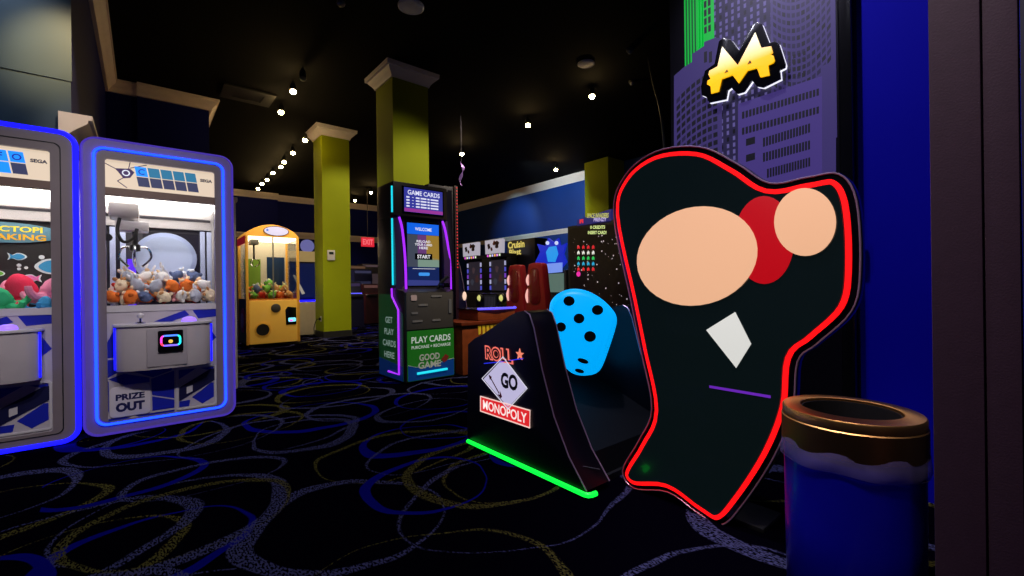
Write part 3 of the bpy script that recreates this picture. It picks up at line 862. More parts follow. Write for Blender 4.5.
# thermostat, outlet and cord on the far pillar
t = thing('thermostat', 'small white wall thermostat with a dark display on the green pillar', 'thermostat', (3.26, 10.42, 1.72))
q = atY(331, 255, 10.415)
t.location = (q.x, 10.4195, q.z - 0.1)
MB().box(-.085, .085, -.03, 0, -0.02, .21, bev=.012).build('case', white, t)
MB().box(-.05, .05, -.034, -.0305, .11, .17).build('display', M('lcd_dark', (40, 50, 50), .2), t)
t = thing('wall_outlet', 'power outlet with a dark cord plugged in low on the green pillar', 'outlet', (3.1295, 10.62, 0.42))
MB().box(-.006, 0, -.04, .04, -.06, .06, bev=.002).build('cover_plate', white, t)
MB().box(-.05, -.0065, -.022, .022, -.03, .03, bev=.006).build('plug', rubber, t)
MB().tube(catmull([(-.05, 0, 0), (-.09, .05, -.03), (-.12, .12, -.2), (-.10, .2, -.36), (-.16, .4, -.405)], 5, False), .009).build('power_cord', rubber, t)

# ------------------------------------------------------------------ game card kiosk
def kiosk():
    t = thing('card_kiosk', 'tall black game card kiosk with purple and cyan light tubes', 'kiosk', (2.6, 4.66, 0))
    side = [(4.654, 0.02), (5.40, 0.02), (5.40, 2.30), (5.36, 2.36), (4.95, 2.36), (4.95, 1.12), (4.90, 1.09), (4.70, 1.07), (4.654, 1.05)]
    bd = MB().prism(side, 'YZ', 2.285, 2.935, bev=0.01).build('cabinet', M('kiosk_black', (28, 26, 26), 0.4, coat=.2), t, world=True)
    # header that overhangs on both sides
    hd = MB().box(2.275, 3.01, 4.90, 5.36, 1.965, 2.37, bev=0.012).build('header_box', M('kiosk_header', (40, 33, 30), 0.4), t, world=True)
    MB().box(2.385, 2.955, 4.892, 4.8995, 2.0, 2.325).build('header_bezel', black, hd, world=True)
    MB().box(2.41, 2.935, 4.886, 4.8915, 2.02, 2.31).build('header_screen', E('screen_royal', (58, 62, 170), 0.75), hd, world=True)
    b = MB(); b.box(2.41, 2.935, 4.883, 4.8855, 2.022, 2.062); b.build('header_stripe', E('stripe_magenta', (170, 60, 170), 0.7), hd, world=True)
    b = MB(); R_, U_ = (1, 0, 0), (0, 0, 1)
    b.text('GAME CARDS', (2.672, 4.882, 2.255), R_, U_, .056, .44, depth=0, bold=.02)
    for k, s_ in enumerate(('$10', '$20', '$30', '$40')):
        z = 2.195 - k * .036
        b.box(2.435, 2.475, 4.8815, 4.883, z - .009, z + .009)
        b.box(2.51, 2.53, 4.8815, 4.883, z - .003, z + .003)
        x = 2.56
        for w in (.05, .08, .03, .11):
            b.box(x, x + w, 4.8815, 4.883, z - .009, z + .009); x += w + .014
    b.build('lettering', E('screen_white', (230, 232, 255), 0.9), hd, world=True)
    # main screen
    sb = MB().box(2.44, 2.92, 4.935, 4.9495, 1.10, 1.925, bev=.004).build('screen_bezel', black, t, world=True)
    MB().box(2.462, 2.898, 4.929, 4.9345, 1.13, 1.895).build('screen', E('screen_navy', (14, 34, 92), 0.8), sb, world=True)
    MB().box(2.462, 2.898, 4.926, 4.9285, 1.76, 1.895).build('screen_banner', E('screen_azure', (10, 100, 235), 0.9), sb, world=True)
    b = MB()
    pl = [((2.462, 1.36), (2.60, 1.36), (2.60, 1.755), (2.462, 1.755)), ((2.60, 1.5), (2.72, 1.5), (2.72, 1.755), (2.60, 1.755)), ((2.72, 1.45), (2.898, 1.45), (2.898, 1.755), (2.72, 1.755)), ((2.60, 1.36), (2.898, 1.36), (2.898, 1.46), (2.60, 1.5)), ((2.462, 1.13), (2.898, 1.13), (2.898, 1.19), (2.462, 1.2))]
    for k, q in enumerate(pl):
        b.poly([(p[0], 4.9275, p[1]) for p in q], k)
    b.build('screen_picture', [E('pic_teal', (70, 78, 96), 0.7), E('pic_violet', (110, 62, 130), 0.7), E('pic_amber', (165, 130, 50), 0.7), E('pic_grey', (140, 170, 155), 0.6), E('pic_blue', (60, 70, 150), 0.6)], sb, world=True)
    b = MB(); b.text('WELCOME', (2.68, 4.9245, 1.825), R_, U_, .04, .23, depth=0, bold=.015)
    b.text('RELOAD', (2.68, 4.9245, 1.675), R_, U_, .03, .19, depth=0, bold=.02)
    b.text('YOUR CARD', (2.68, 4.9245, 1.635), R_, U_, .03, .24, depth=0, bold=.02)
    b.text('HERE', (2.68, 4.9245, 1.595), R_, U_, .03, .12, depth=0, bold=.02)
    b.text('START', (2.68, 4.9205, 1.487), R_, U_, .045, .18, depth=0, bold=.02)
    b.box(2.53, 2.84, 4.9265, 4.928, 1.335, 1.34)
    b.build('lettering', E('screen_white2', (235, 235, 245), 0.9), sb, world=True)
    MB().box(2.56, 2.80, 4.922, 4.9255, 1.45, 1.525).build('start_button', black, sb, world=True)
    MB().prism(rrect(2.61, 2.76, 1.25, 1.29, .015), 'XZ', 4.925, 4.9285).build('screen_button', E('button_sky', (60, 150, 240), 0.9), sb, world=True)
    # purple tubes flaring outward down both sides of the screen
    MB().tube(catmull([(2.36, 4.93, 1.95), (2.385, 4.90, 1.80), (2.41, 4.885, 1.45), (2.425, 4.90, 1.08)], 5, False), .015).build('purple_tube', ledpurple, t, world=True)
    MB().tube(catmull([(2.955, 4.93, 1.95), (2.985, 4.90, 1.80), (3.03, 4.885, 1.45), (3.05, 4.90, 1.08)], 5, False), .015).build('purple_tube', ledpurple, t, world=True)
    for s_ in (0, 1):
        xs_ = ((2.36, 2.30), (2.955, 3.005))[s_]
        MB().prism([(4.93, 1.96), (5.2, 1.96), (5.2, 1.06), (4.88, 1.06), (4.87, 1.45)], 'YZ', *sorted(((2.287, 2.37), (2.94, 3.03))[s_])).build('side_fin', M('fin_violet', (60, 40, 90), .35, coat=.3), t, world=True)
    MB().tube([(2.268, 4.92, 2.31), (2.268, 4.92, 2.0)], .011).build('cyan_tube', ledcyan, t, world=True)
    MB().tube([(2.275, 4.94, 1.93), (2.275, 4.94, 1.14)], .011).build('cyan_tube', ledcyan, t, world=True)
    # pay module on the slope and the lower front
    MB().box(2.30, 2.92, 4.646, 4.6535, 0.62, 1.045, bev=.002).build('pay_module', M('pay_metal', (84, 80, 76), .45, metal=.2), t, world=True)
    b = MB()
    for (x0, x1, z) in ((2.45, 2.57, .90), (2.37, 2.50, .715), (2.63, 2.74, .715), (2.36, 2.44, .81), (2.62, 2.76, 1.0)):
        b.prism(rrect(x0, x1, z - .011, z + .011, .008, 3), 'XZ', 4.638, 4.6455)
    b.build('card_slot', M('slot_steel', (190, 186, 182), .3, metal=.6), t, world=True)
    MB().prism(rrect(2.355, 2.43, .955, 1.02, .015), 'XZ', 4.638, 4.6455).build('contactless_badge', M('badge_white', (215, 190, 185), .5), t, world=True)
    MB().prism(rrect(2.855, 2.895, .79, .96, .01), 'XZ', 4.636, 4.6455).build('keypad', M('keypad_grey', (110, 110, 112), .4), t, world=True)
    arm = MB().tube(catmull([(2.80, 4.80, 1.09), (2.83, 4.76, 1.17), (2.90, 4.72, 1.24)], 4, False), .02).build('reader_arm', rubber, t, world=True)
    MB().box(2.80, 2.90, 4.66, 4.78, 1.10, 1.16, bev=.02).build('reader_head', black, arm, world=True)
    # green and blue front panel
    fp = MB().prism(rrect(2.305, 2.925, .03, .605, .015), 'XZ', 4.644, 4.6535).build('front_panel', M('panel_green', (32, 112, 30), .4, emit=(32, 112, 30), es=.25), t, world=True)
    wave = [(2.31, .035), (2.92, .035), (2.92, .235), (2.80, .225), (2.66, .19), (2.5, .17), (2.4, .19), (2.31, .215)]
    b = MB(); b.prism([(p[0], p[1]) for p in wave], 'XZ', 4.641, 4.6438); b.build('blue_wave', M('panel_blue', (10, 60, 130), .4, emit=(10, 60, 130), es=.3), fp, world=True)
    MB().tube([(p[0], 4.640, p[1]) for p in wave[2:]], .003, seg=5).build('wave_line', M('line_white', (200, 220, 220), .5), fp, world=True)
    b = MB(); b.text('PLAY CARDS', (2.615, 4.640, .50), R_, U_, .075, .52, depth=0, bold=.015)
    b.text('PURCHASE + RECHARGE', (2.615, 4.640, .415), R_, U_, .036, .52, depth=0, bold=.01)
    b.build('lettering', E('panel_white_ink', (215, 225, 215), .55), fp, world=True)
    b = MB(); b.text('GOOD', (2.585, 4.637, .29), R_, U_, .078, .27, depth=0, bold=.03)
    b.text('GAME', (2.585, 4.637, .20), R_, U_, .078, .30, depth=0, bold=.03)
    b.build('logo_lettering', E('logo_silver', (165, 165, 150), .5), fp, world=True)
    MB().prism([(2.74, .24), (2.80, .30), (2.85, .27), (2.82, .22), (2.78, .20)], 'XZ', 4.637, 4.6405).build('logo_mark', M('logo_red', (150, 50, 40), .5), fp, world=True)
    MB().tube([(2.42, 4.634, .112), (2.82, 4.634, .118)], .014).build('cyan_bar', ledcyan, fp, world=True)
    # left side panel
    sp = MB().prism([(4.70, .03), (5.36, .03), (5.36, 1.03), (5.02, 1.03), (4.82, .86), (4.70, .80)], 'YZ', 2.277, 2.2845).build('side_panel', M('panel_green2', (26, 84, 44), .4, emit=(26, 84, 44), es=.15), t, world=True)
    MB().prism([(4.70, .03), (5.36, .03), (5.36, .24), (4.70, .20)], 'YZ', 2.274, 2.2768).build('side_wave', M('panel_blue2', (10, 50, 120), .4, emit=(10, 50, 120), es=.2), sp, world=True)
    MB().tube([(2.268, 4.96, 1.10), (2.268, 4.95, 1.0), (2.268, 4.79, .85), (2.268, 4.79, .10), (2.268, 5.08, .10)], .012).build('purple_tube', ledpurple, sp, world=True)
    b = MB()
    for k, s_ in enumerate(('GET', 'PLAY', 'CARDS', 'HERE')):
        b.text(s_, (2.273, 5.06, .72 - .14 * k), (0, -1, 0), U_, .075, (.20, .26, .36, .28)[k], depth=0, bold=.01)
    b.build('lettering', E('side_ink', (170, 200, 190), .4), sp, world=True)
    return t


kiosk()

# ------------------------------------------------------------------ dice game machine
def dice_machine():
    t = thing('dice_arcade_machine', 'low black dice rolling game with a green floor light and lit GO sign', 'arcade machine', (2.3, 2.0, 0))
    prof = [(2.625, .035), (2.60, .70), (2.54, .735), (2.51, .752), (2.418, .785), (2.263, .86), (2.14, .918), (2.07, .945), (2.0, .955), (1.955, .935), (1.92, .86), (1.856, .63), (1.763, .375), (1.653, .18), (1.53, .035)]
    for k, (x0, x1) in enumerate(((1.752, 1.948), (2.72, 2.88))):
        sw = MB().prism(prof, 'YZ', x0, x1, bev=.006).build('side_wall', M('side_gloss', (8, 8, 16), .35, spec=.3), t, world=True)
        for xx in ((x0 + .004, x1 - .004) if k == 0 else (x0 + .004,)):
            MB().tube([(xx, p[0] - .004, p[1]) for p in prof[8:]], .004, seg=6).build('edge_trim', M('trim_mauve', (190, 160, 185), .3, metal=.6), sw, world=True)
        if k == 0:
            MB().tube([(1.80, 1.62, .13), (1.905, 1.56, .10)], .0025, seg=5).build('panel_seam', M('seam_grey', (90, 88, 95), .4), sw, world=True)
    ramp = [(1.60, .03), (2.62, .03), (2.62, .60), (2.55, .60), (2.45, .44), (2.0, .30), (1.64, .16)]
    MB().prism(ramp, 'YZ', 1.949, 2.719).build('playfield', M('playfield_black', (7, 8, 10), .65, spec=.2), t, world=True)
    MB().box(1.76, 2.87, 1.58, 2.60, .0, .034).build('plinth', blackm, t, world=True)
    pth = [(1.742, 2.60, .022), (1.742, 1.53, .022), (1.75, 1.512, .022), (1.77, 1.503, .022), (1.80, 1.50, .022)]
    MB().tube(pth, .0135).build('floor_light', ledgreen, t, world=True)
    # lit signs on the outer face of the near side wall
    X = 1.7455
    L_ = lambda px, py, x=X: atX(px, py, x)
    pq = MB().slab([L_(503, 358.5), L_(525.5, 388.5), L_(508, 407), L_(483.5, 379)], (.006, 0, 0)).build('go_sign', E('go_white', (205, 198, 235), .8), t, world=True)
    outl = [L_(503, 357, 1.742), L_(527, 388.5, 1.742), L_(508, 409, 1.742), L_(482, 378.5, 1.742)]
    MB().tube(outl, .004, True, seg=6).build('sign_rim', E('rim_white', (225, 222, 240), .8), pq, world=True)
    b = MB(); c = L_(509, 381.5, 1.7435); b.text('GO', c, (0, -1, 0), (0, 0, 1), .10, .165, depth=0, bold=.045); b.build('lettering', blackm, pq, world=True)
    a0, a1 = L_(490, 377, 1.7425), L_(500.5, 396, 1.7425)
    dr = (a1 - a0).normalized(); nn = Vector((0, -dr.z, dr.y)) * .012
    b = MB(); b.slab([a0 + nn * .35, a0 - nn * .35, a1 - nn * .35 - dr * .02, a1 + nn * .35 - dr * .02], (.001, 0, 0))
    b.slab([a1 + nn * 1.6 - dr * .028, a1 - dr * .01, a1 - nn * 1.6 - dr * .028, a1 - nn * .8 + dr * .012, a1 + nn * .8 + dr * .012], (.001, 0, 0))
    b.slab([a0 - dr * .02, a0 + nn * 1.3 + dr * .012, a0 - nn * 1.3 + dr * .012], (.001, 0, 0)); b.build('red_arrow', M('arrow_red', (150, 25, 40), .5), pq, world=True)
    mp_ = MB().slab([L_(481, 397), L_(529.5, 411), L_(529, 427), L_(481, 410.5)], (.006, 0, 0)).build('name_sign', E('sign_red', (235, 40, 45), .85), t, world=True)
    MB().tube([L_(480.5, 396.3, 1.744), L_(530, 410.5, 1.744), L_(529.7, 427.8, 1.744), L_(480.5, 411, 1.744)], .004, True, seg=6).build('sign_rim', E('rim_pink', (255, 215, 205), .9), mp_, world=True)
    c = (L_(481, 404, 1.744) + L_(529.5, 419, 1.744)) / 2
    b = MB(); b.text('MONOPOLY', c, (0, -1, 0), (0, 0, 1), .062, .44, depth=.001, bold=.015); b.build('lettering', E('sign_letter_white', (255, 240, 235), .95), mp_, world=True)
    c = (L_(485, 353, 1.744) + L_(513, 356, 1.744)) / 2
    b = MB(); b.text('ROLL', c, (0, -1, 0.0), (0, 0.06, 1), .095, .29, depth=0, bold=.075)
    rl = b.build('roll_sign', E('roll_outline', (255, 120, 105), .9), t, world=True)
    b = MB(); b.text('ROLL', c - Vector((.002, 0, 0)), (0, -1, 0), (0, 0.06, 1), .076, .262, depth=.001, bold=.012); b.build('lettering', M('roll_dark', (60, 10, 20), .5), rl, world=True)
    st = L_(519.5, 354.5, 1.744)
    b = MB(); b.slab([st + Vector((0, (.038 if k % 2 == 0 else .015) * cos(pi / 2 + pi * k / 5), (.038 if k % 2 == 0 else .015) * sin(pi / 2 + pi * k / 5))) for k in range(10)], (.004, 0, 0)); b.build('star', E('star_coral', (255, 140, 110), .9), rl, world=True)
    b = MB(); b.tube([L_(484, 363.5, 1.744), L_(500, 362, 1.744), L_(523, 358.5, 1.744)], .003, seg=5); b.build('underline', E('underline_blue', (40, 50, 230), 1.0), rl, world=True)
    return t


dice_machine()

# giant glowing die standing in the machine
def giant_die():
    c = atX(585, 335, 2.28)
    t = thing('giant_die', 'giant glowing blue die with black pips inside the dice game', 'die', (c.x, c.y, c.z))
    n = Vector((0, 0, EYE)) - c; n.z = 0.0; n.normalize()
    rt = Vector((-n.y, n.x, 0)); U_ = Vector((0, 0, 1))
    def loc(px, py, depth=0.0):
        r = ray(px, py); o = Vector((0, 0, EYE))
        tt = (c + n * depth - o).dot(n) / r.dot(n)
        p = o + r * tt
        return (p - c)
    out = [(549, 309), (553, 298), (563, 291), (575, 289), (589, 292), (603, 300), (613, 310), (617, 318), (616, 328), (609, 350), (603, 366), (598, 373), (590, 376), (578, 376), (568, 371), (556, 356), (550, 335)]
    cu = catmull([(loc(*p).dot(rt), loc(*p).z) for p in out], 4)
    b = MB()
    layers = [(0.0, .04), (.012, .022), (.035, .006), (.06, 0.0), (.34, 0.0), (.375, .012), (.39, .04)]
    rows = []
    for (d, ins) in layers:
        pts = inset(cu, ins) if ins else cu
        rows.append([b.bm.verts.new(rt * p[0] + Vector((0, 0, p[1])) + n * (.03 - d)) for p in pts])
    N = len(cu)
    for i in range(len(rows) - 1):
        for k in range(N):
            b._f([rows[i][k], rows[i][(k + 1) % N], rows[i + 1][(k + 1) % N], rows[i + 1][k]], 0, True)
    b._f(rows[0]); b._f(rows[-1][::-1])
    bmesh.ops.recalc_face_normals(b.bm, faces=b.bm.faces[:])
    b.build('body', E('die_blue', (0, 172, 255), .95, base=(0, 120, 200)), t)
    for (px, py, rx, rz, sl) in ((569, 301, 5.2, 4.6, 0), (597.5, 310, 5.2, 4.6, 0), (579, 318.5, 5, 4.6, 0), (561, 327, 4.6, 4.4, 0), (590, 336.5, 5.4, 5, 0), (583, 361, 5.0, 2.2, .25), (579.5, 371, 4.2, 1.9, .2)):
        q = loc(px, py, .034)
        s_ = c.length / F * 1.02
        b = MB(); b.slab([q + rt * (rx * s_ * cos(2 * pi * k / 20)) + Vector((0, 0, rz * s_ * sin(2 * pi * k / 20) - sl * rx * s_ * cos(2 * pi * k / 20))) for k in range(20)], n * -.006)
        b.build('pip', M('pip_black', (6, 8, 12), .4), t)


giant_die()

# ------------------------------------------------------------------ big illuminated cut-out board (plain stand-in art)
def cutout_board():
    X = 2.03
    t = thing('illuminated_board', 'tall black cut-out board with a red glowing edge and plain backlit shapes', 'sign', (2.06, 1.0, 0))
    ol = [(613, 215), (624, 176), (655, 151), (700, 146), (738, 163), (770, 182), (808, 176), (840, 173), (858, 200), (862, 270), (853, 312), (818, 345), (799, 362), (794, 410), (775, 458), (744, 505), (722, 526), (698, 514), (668, 493), (634, 489), (622, 470), (638, 440), (651, 408), (640, 350), (630, 300)]
    P = catmull([(atX(*p, X).y, atX(*p, X).z) for p in ol], 5)
    bd = MB().prism(P, 'YZ', X, X + .05, bev=.008).build('back_board', M('board_black', (8, 8, 10), .15, coat=.6), t, world=True)
    i1, i2, i0 = inset(P, .030), inset(P, .048), inset(P, .005)
    MB().tube([(X - .002, p[0], p[1]) for p in i0], .0035, True, seg=6).build('edge_trim', M('trim_mauve', (190, 160, 185), .3), bd, world=True)
    b = MB(); b.ring(i1, i2, 'YZ', X - .012, X - .001); b.build('red_light', ledred, t, world=True)
    fc = MB().prism(inset(P, .0505), 'YZ', X - .014, X - .001).build('front_face', M('face_black_green', (10, 16, 17), .2, coat=.5, emit=(9, 20, 21), es=.6), t, world=True)

    def field(pts, name, mat_, x0, smooth=4):
        cu = catmull([(atX(*p, x0).y, atX(*p, x0).z) for p in pts], smooth) if smooth else [(atX(*p, x0).y, atX(*p, x0).z) for p in pts]
        return MB().prism(cu, 'YZ', x0, x0 + .0035, bev=.0012).build(name, mat_, fc, world=True)
    ell = lambda cx, cy, rx, ry, a=0: [(cx + rx * cos(2 * pi * k / 20) * cos(a) - ry * sin(2 * pi * k / 20) * sin(a), cy + rx * cos(2 * pi * k / 20) * sin(a) + ry * sin(2 * pi * k / 20) * cos(a)) for k in range(20)]
    field(ell(764, 240, 30, 44), 'red_disc', E('field_red', (200, 10, 24), .75), X - .0185, 2)
    peach = E('field_peach', (244, 186, 146), .88)
    field(ell(697, 256, 61, 49, -.25), 'peach_disc', peach, X - .0225, 2)
    field(ell(805, 222, 31, 34), 'peach_disc', peach, X - .0225, 2)
    field([(706, 330), (735, 312), (751, 344), (736, 368)], 'white_diamond', E('field_white', (226, 226, 220), .85), X - .0185, 0)
    b = MB(); b.box(X - .0165, X - .0145, atX(772, 394, X).y, atX(711, 387, X).y, atX(742, 392.5, X).z, atX(742, 390, X).z); b.build('violet_line', E('line_violet', (110, 40, 190), .8), fc, world=True)
    for px, py in ((656, 478), (712, 494)):
        pass
    # floor stand that carries the board
    MB().box(2.085, 2.30, .80, 1.20, 0.0, .02, bev=.004).build('base_plate', blackm, t, world=True)
    MB().box(2.082, 2.115, .94, 1.06, .02, 1.2, bev=.004).build('support_post', blackm, t, world=True)


cutout_board()

# ------------------------------------------------------------------ skyline backdrop with gold emblem
def backdrop():
    X = 2.95
    t = thing('skyline_backdrop', 'tall backlit panel printed with violet and green office towers', 'backdrop panel', (3.0, 1.2, 0))
    Y0, Y1 = .715, 1.725
    MB().box(X, X + .10, Y0 - .0, Y1, .0, 3.9, bev=.006).build('panel', M('panel_black', (10, 9, 16), .3), t, world=True)
    MB().box(X - .01, X + .10, .655, Y0 - .002, 0, 3.9, bev=.006).build('side_post', black, t, world=True)
    sx = X - .002
    violet = E('print_violet', (70, 58, 122), .55); vdark = E('print_violet_dark', (42, 36, 74), .55)
    vlite = E('print_violet_light', (104, 94, 160), .6); win = E('print_window', (14, 12, 26), .5)
    green = E('print_green', (0, 190, 60), .75); gdark = E('print_green_dark', (0, 95, 40), .6); vslab = E('print_slab', (76, 60, 136), .62)
    b = MB()
    Q = lambda px, py, k=0: atX(px, py, sx - .0004 * k)

    def quad(x0, x1, z0, z1, mi, k=0):
        b.poly([(sx - .0004 * k, x0, z0), (sx - .0004 * k, x1, z0), (sx - .0004 * k, x1, z1), (sx - .0004 * k, x0, z1)], mi)
    ya = lambda px, py=100: atX(px, py, sx).y
    # middle tower
    quad(ya(785), ya(712), 0.9, 3.88, 1, 0)
    for i in range(60):
        z = 1.3 + i * .043
        for j in range(11):
            y0 = ya(714) - j * (ya(714) - ya(785)) / 11
            quad(y0 - .019, y0 - .004, z, z + .027, 2 if (i * 7 + j * 3) % 5 else 3, 1)
    # green tower, vertical fins
    quad(ya(714, 10), ya(684, 10), 2.52, 3.88, 5, 1)
    for j in range(7):
        y0 = ya(684, 10) - j * .021
        quad(y0 - .012, y0 - .002, 2.40, 3.88, 4, 2)
    quad(ya(714, 10), ya(697, 10), 2.66, 3.88, 4, 2)
    for i in range(18):
        for j in range(2):
            y0 = ya(704, 10) - j * .028
            quad(y0 - .018, y0, 2.80 + i * .058, 2.845 + i * .058, 6, 3)
    # left curved tower
    ctop = [(674, 76), (684, 67), (692, 62), (692, 54), (704, 46), (704, 42), (714, 38), (722, 38), (722, 200), (674, 200)]
    b.poly([Q(*p, 4) for p in ctop], 0)
    for i in range(22):
        for j in range(8):
            u0, u1 = (j + .12) / 8, (j + .86) / 8
            f = lambda u: ya(676) + (ya(718) - ya(676)) * u
            g = lambda u: 2.42 - i * .052 + .11 * (1 - (1 - u) ** 2)
            h = .032
            b.poly([(sx - .002, f(u0), g(u0) - h), (sx - .002, f(u1), g(u1) - h), (sx - .002, f(u1), g(u1)), (sx - .002, f(u0), g(u0))], 6 if (i + j) % 7 else 1)
    for z in (0, 1):
        b.poly([Q(704 + 5 * z, 52, 5), Q(707 + 5 * z, 51, 5), Q(707 + 5 * z, 62, 5), Q(704 + 5 * z, 63, 5)], 6)
    # right curved grid tower
    quad(ya(836, 40), ya(771, 40), 1.9, 3.88, 0, 4)
    for i in range(40):
        z = 2.12 + i * .045
        for j in range(12):
            u0, u1 = (j + .1) / 12, (j + .8) / 12
            f = lambda u: ya(773, 40) + (ya(832, 40) - ya(773, 40)) * u
            g = lambda u: z - .10 * (1 - (2 * u - 1) ** 2)
            b.poly([(sx - .002, f(u0), g(u0)), (sx - .002, f(u1), g(u1)), (sx - .002, f(u1), g(u1) + .026), (sx - .002, f(u0), g(u0) + .026)], 1 if (i + j) % 4 else 6)
    # front slab with window strips
    b.poly([Q(738, 104, 6), Q(822, 76, 6), Q(822, 186, 6), Q(738, 200, 6)], 7)
    b.poly([Q(822, 66, 6), Q(836, 60, 6), Q(836, 184, 6), Q(822, 186, 6)], 0)
    for (xa, ya_, xb, yb, h) in ((742, 112, 820, 88, 7), (742, 128, 820, 106, 7), (763, 138, 811, 123, 9), (763, 153, 811, 140, 9), (767, 169, 811, 157, 9)):
        n_ = 22 if xb - xa > 60 else 16
        for i in range(n_):
            u0, u1 = i / n_, (i + .68) / n_
            x0_, x1_ = xa + (xb - xa) * u0, xa + (xb - xa) * u1
            y0_, y1_ = ya_ + (yb - ya_) * u0, ya_ + (yb - ya_) * u1
            b.poly([Q(x0_, y0_, 7), Q(x1_, y1_, 7), Q(x1_, y1_ + h, 7), Q(x0_, y0_ + h, 7)], 6)
    for (xa, ya_) in ((746, 139), (746, 155)):
        b.poly([Q(xa, ya_, 7), Q(xa + 9, ya_ - 2.5, 7), Q(xa + 9, ya_ + 4.5, 7), Q(xa, ya_ + 7, 7)], 6)
    # storey grid between slab and emblem
    for i in range(4):
        for j in range(5):
            x = 783 + j * 5.0; y = 58 + i * 6.5 - j * 1.6
            b.poly([Q(x, y, 7), Q(x + 2.6, y - .7, 7), Q(x + 2.6, y + 3.2, 7), Q(x, y + 4, 7)], 6)
    b.build('skyline_print', [violet, vdark, vlite, win, green, gdark, M('print_black', (12, 10, 24), .5), vslab], t, world=True)

    # gold emblem
    e = thing('gold_emblem_sign', 'raised gold barred letter M sign with a white lit edge on the skyline panel', 'sign', (2.9, 1.2, 2.3))
    s_ = 5.76
    def px(pts): return [(690 + p[0] / s_, 10 + p[1] / s_) for p in pts]
    blk = [(190, 158), (235, 170), (282, 232), (362, 82), (388, 70), (412, 80), (455, 190), (490, 178), (510, 192), (548, 310), (545, 330), (515, 345), (520, 395), (420, 445), (385, 440), (355, 405), (310, 470), (270, 482), (235, 445), (215, 460), (205, 512), (110, 532), (92, 500), (66, 490), (62, 440), (85, 350), (140, 310), (165, 180)]
    e.location = atX(*px([(305, 300)])[0], 2.93)
    f2 = lambda pts, x, d=(0, 0): [(atX(q[0] + d[0], q[1] + d[1], x).y, atX(q[0] + d[0], q[1] + d[1], x).z) for q in px(pts)]
    MB().prism(f2(blk, 2.90, (0, 0)), 'YZ', 2.90, 2.918, bev=.003).build('black_backing', black, e, world=True)
    MB().prism(f2(blk, 2.92, (1.1, 1.1)), 'YZ', 2.919, 2.94, bev=.002).build('lit_edge', E('edge_white', (235, 235, 250), 1.2), e, world=True)
    gold = bpy.data.materials.new('emblem_gold'); gold.use_nodes = True
    nt = gold.node_tree; pb = nt.nodes['Principled BSDF']
    tc = nt.nodes.new('ShaderNodeTexCoord'); sp = nt.nodes.new('ShaderNodeSeparateXYZ'); rp = nt.nodes.new('ShaderNodeValToRGB'); mr = nt.nodes.new('ShaderNodeMapRange')
    nt.links.new(tc.outputs['Object'], sp.inputs[0]); nt.links.new(sp.outputs['Z'], mr.inputs['Value'])
    mr.inputs['From Min'].default_value = -.10; mr.inputs['From Max'].default_value = .14
    rp.color_ramp.elements[0].color = rgb((250, 185, 10)); rp.color_ramp.elements[0].position = .25
    rp.color_ramp.elements[1].color = rgb((255, 244, 200)); rp.color_ramp.elements[1].position = .85
    nt.links.new(mr.outputs[0], rp.inputs['Fac']); nt.links.new(rp.outputs['Color'], pb.inputs['Emission Color']); nt.links.new(rp.outputs['Color'], pb.inputs['Base Color'])
    pb.inputs['Emission Strength'].default_value = .95
    gld = [(185, 210), (275, 318), (375, 128), (410, 218), (467, 208), (477, 245), (462, 258), (480, 262), (488, 292), (478, 306), (450, 318), (458, 376), (405, 388), (385, 335), (330, 350), (280, 422), (245, 375), (182, 398), (165, 470), (122, 482), (118, 440), (98, 428), (102, 405), (118, 398), (106, 372), (112, 350), (158, 325)]
    MB().prism(f2(gld, 2.89), 'YZ', 2.888, 2.899, bev=.003).build('gold_letter', gold, e, world=True)
    b = MB()
    for tri in ([(198, 362), (213, 342), (220, 356)], [(330, 312), (345, 288), (354, 304)]):
        b.slab([atX(*q, 2.885) for q in px(tri)], (.002, 0, 0))
    b.build('letter_notch', M('notch_brown', (120, 80, 10), .5), e, world=True)


backdrop()

# small tower with lit bars beside the backdrop (black cabinet edge)
t = [o for o in bpy.data.objects if o.name == 'skyline_backdrop'][0]
a, c = atX(847, 229, 2.93), atX(855, 247, 2.93)
lb = MB().box(2.925, 2.9395, c.y - .005, a.y + .005, c.z - .02, a.z + .02, bev=.002).build('bar_panel', black, t, world=True)
for k in range(5):
    y = a.y - (k + .5) * (a.y - c.y) / 5
    MB().box(2.922, 2.9245, y - .003, y + .003, a.z - .02 - .012 * k, a.z + .005).build('lit_bar', E('bar_white', (225, 225, 235), .9), lb, world=True)

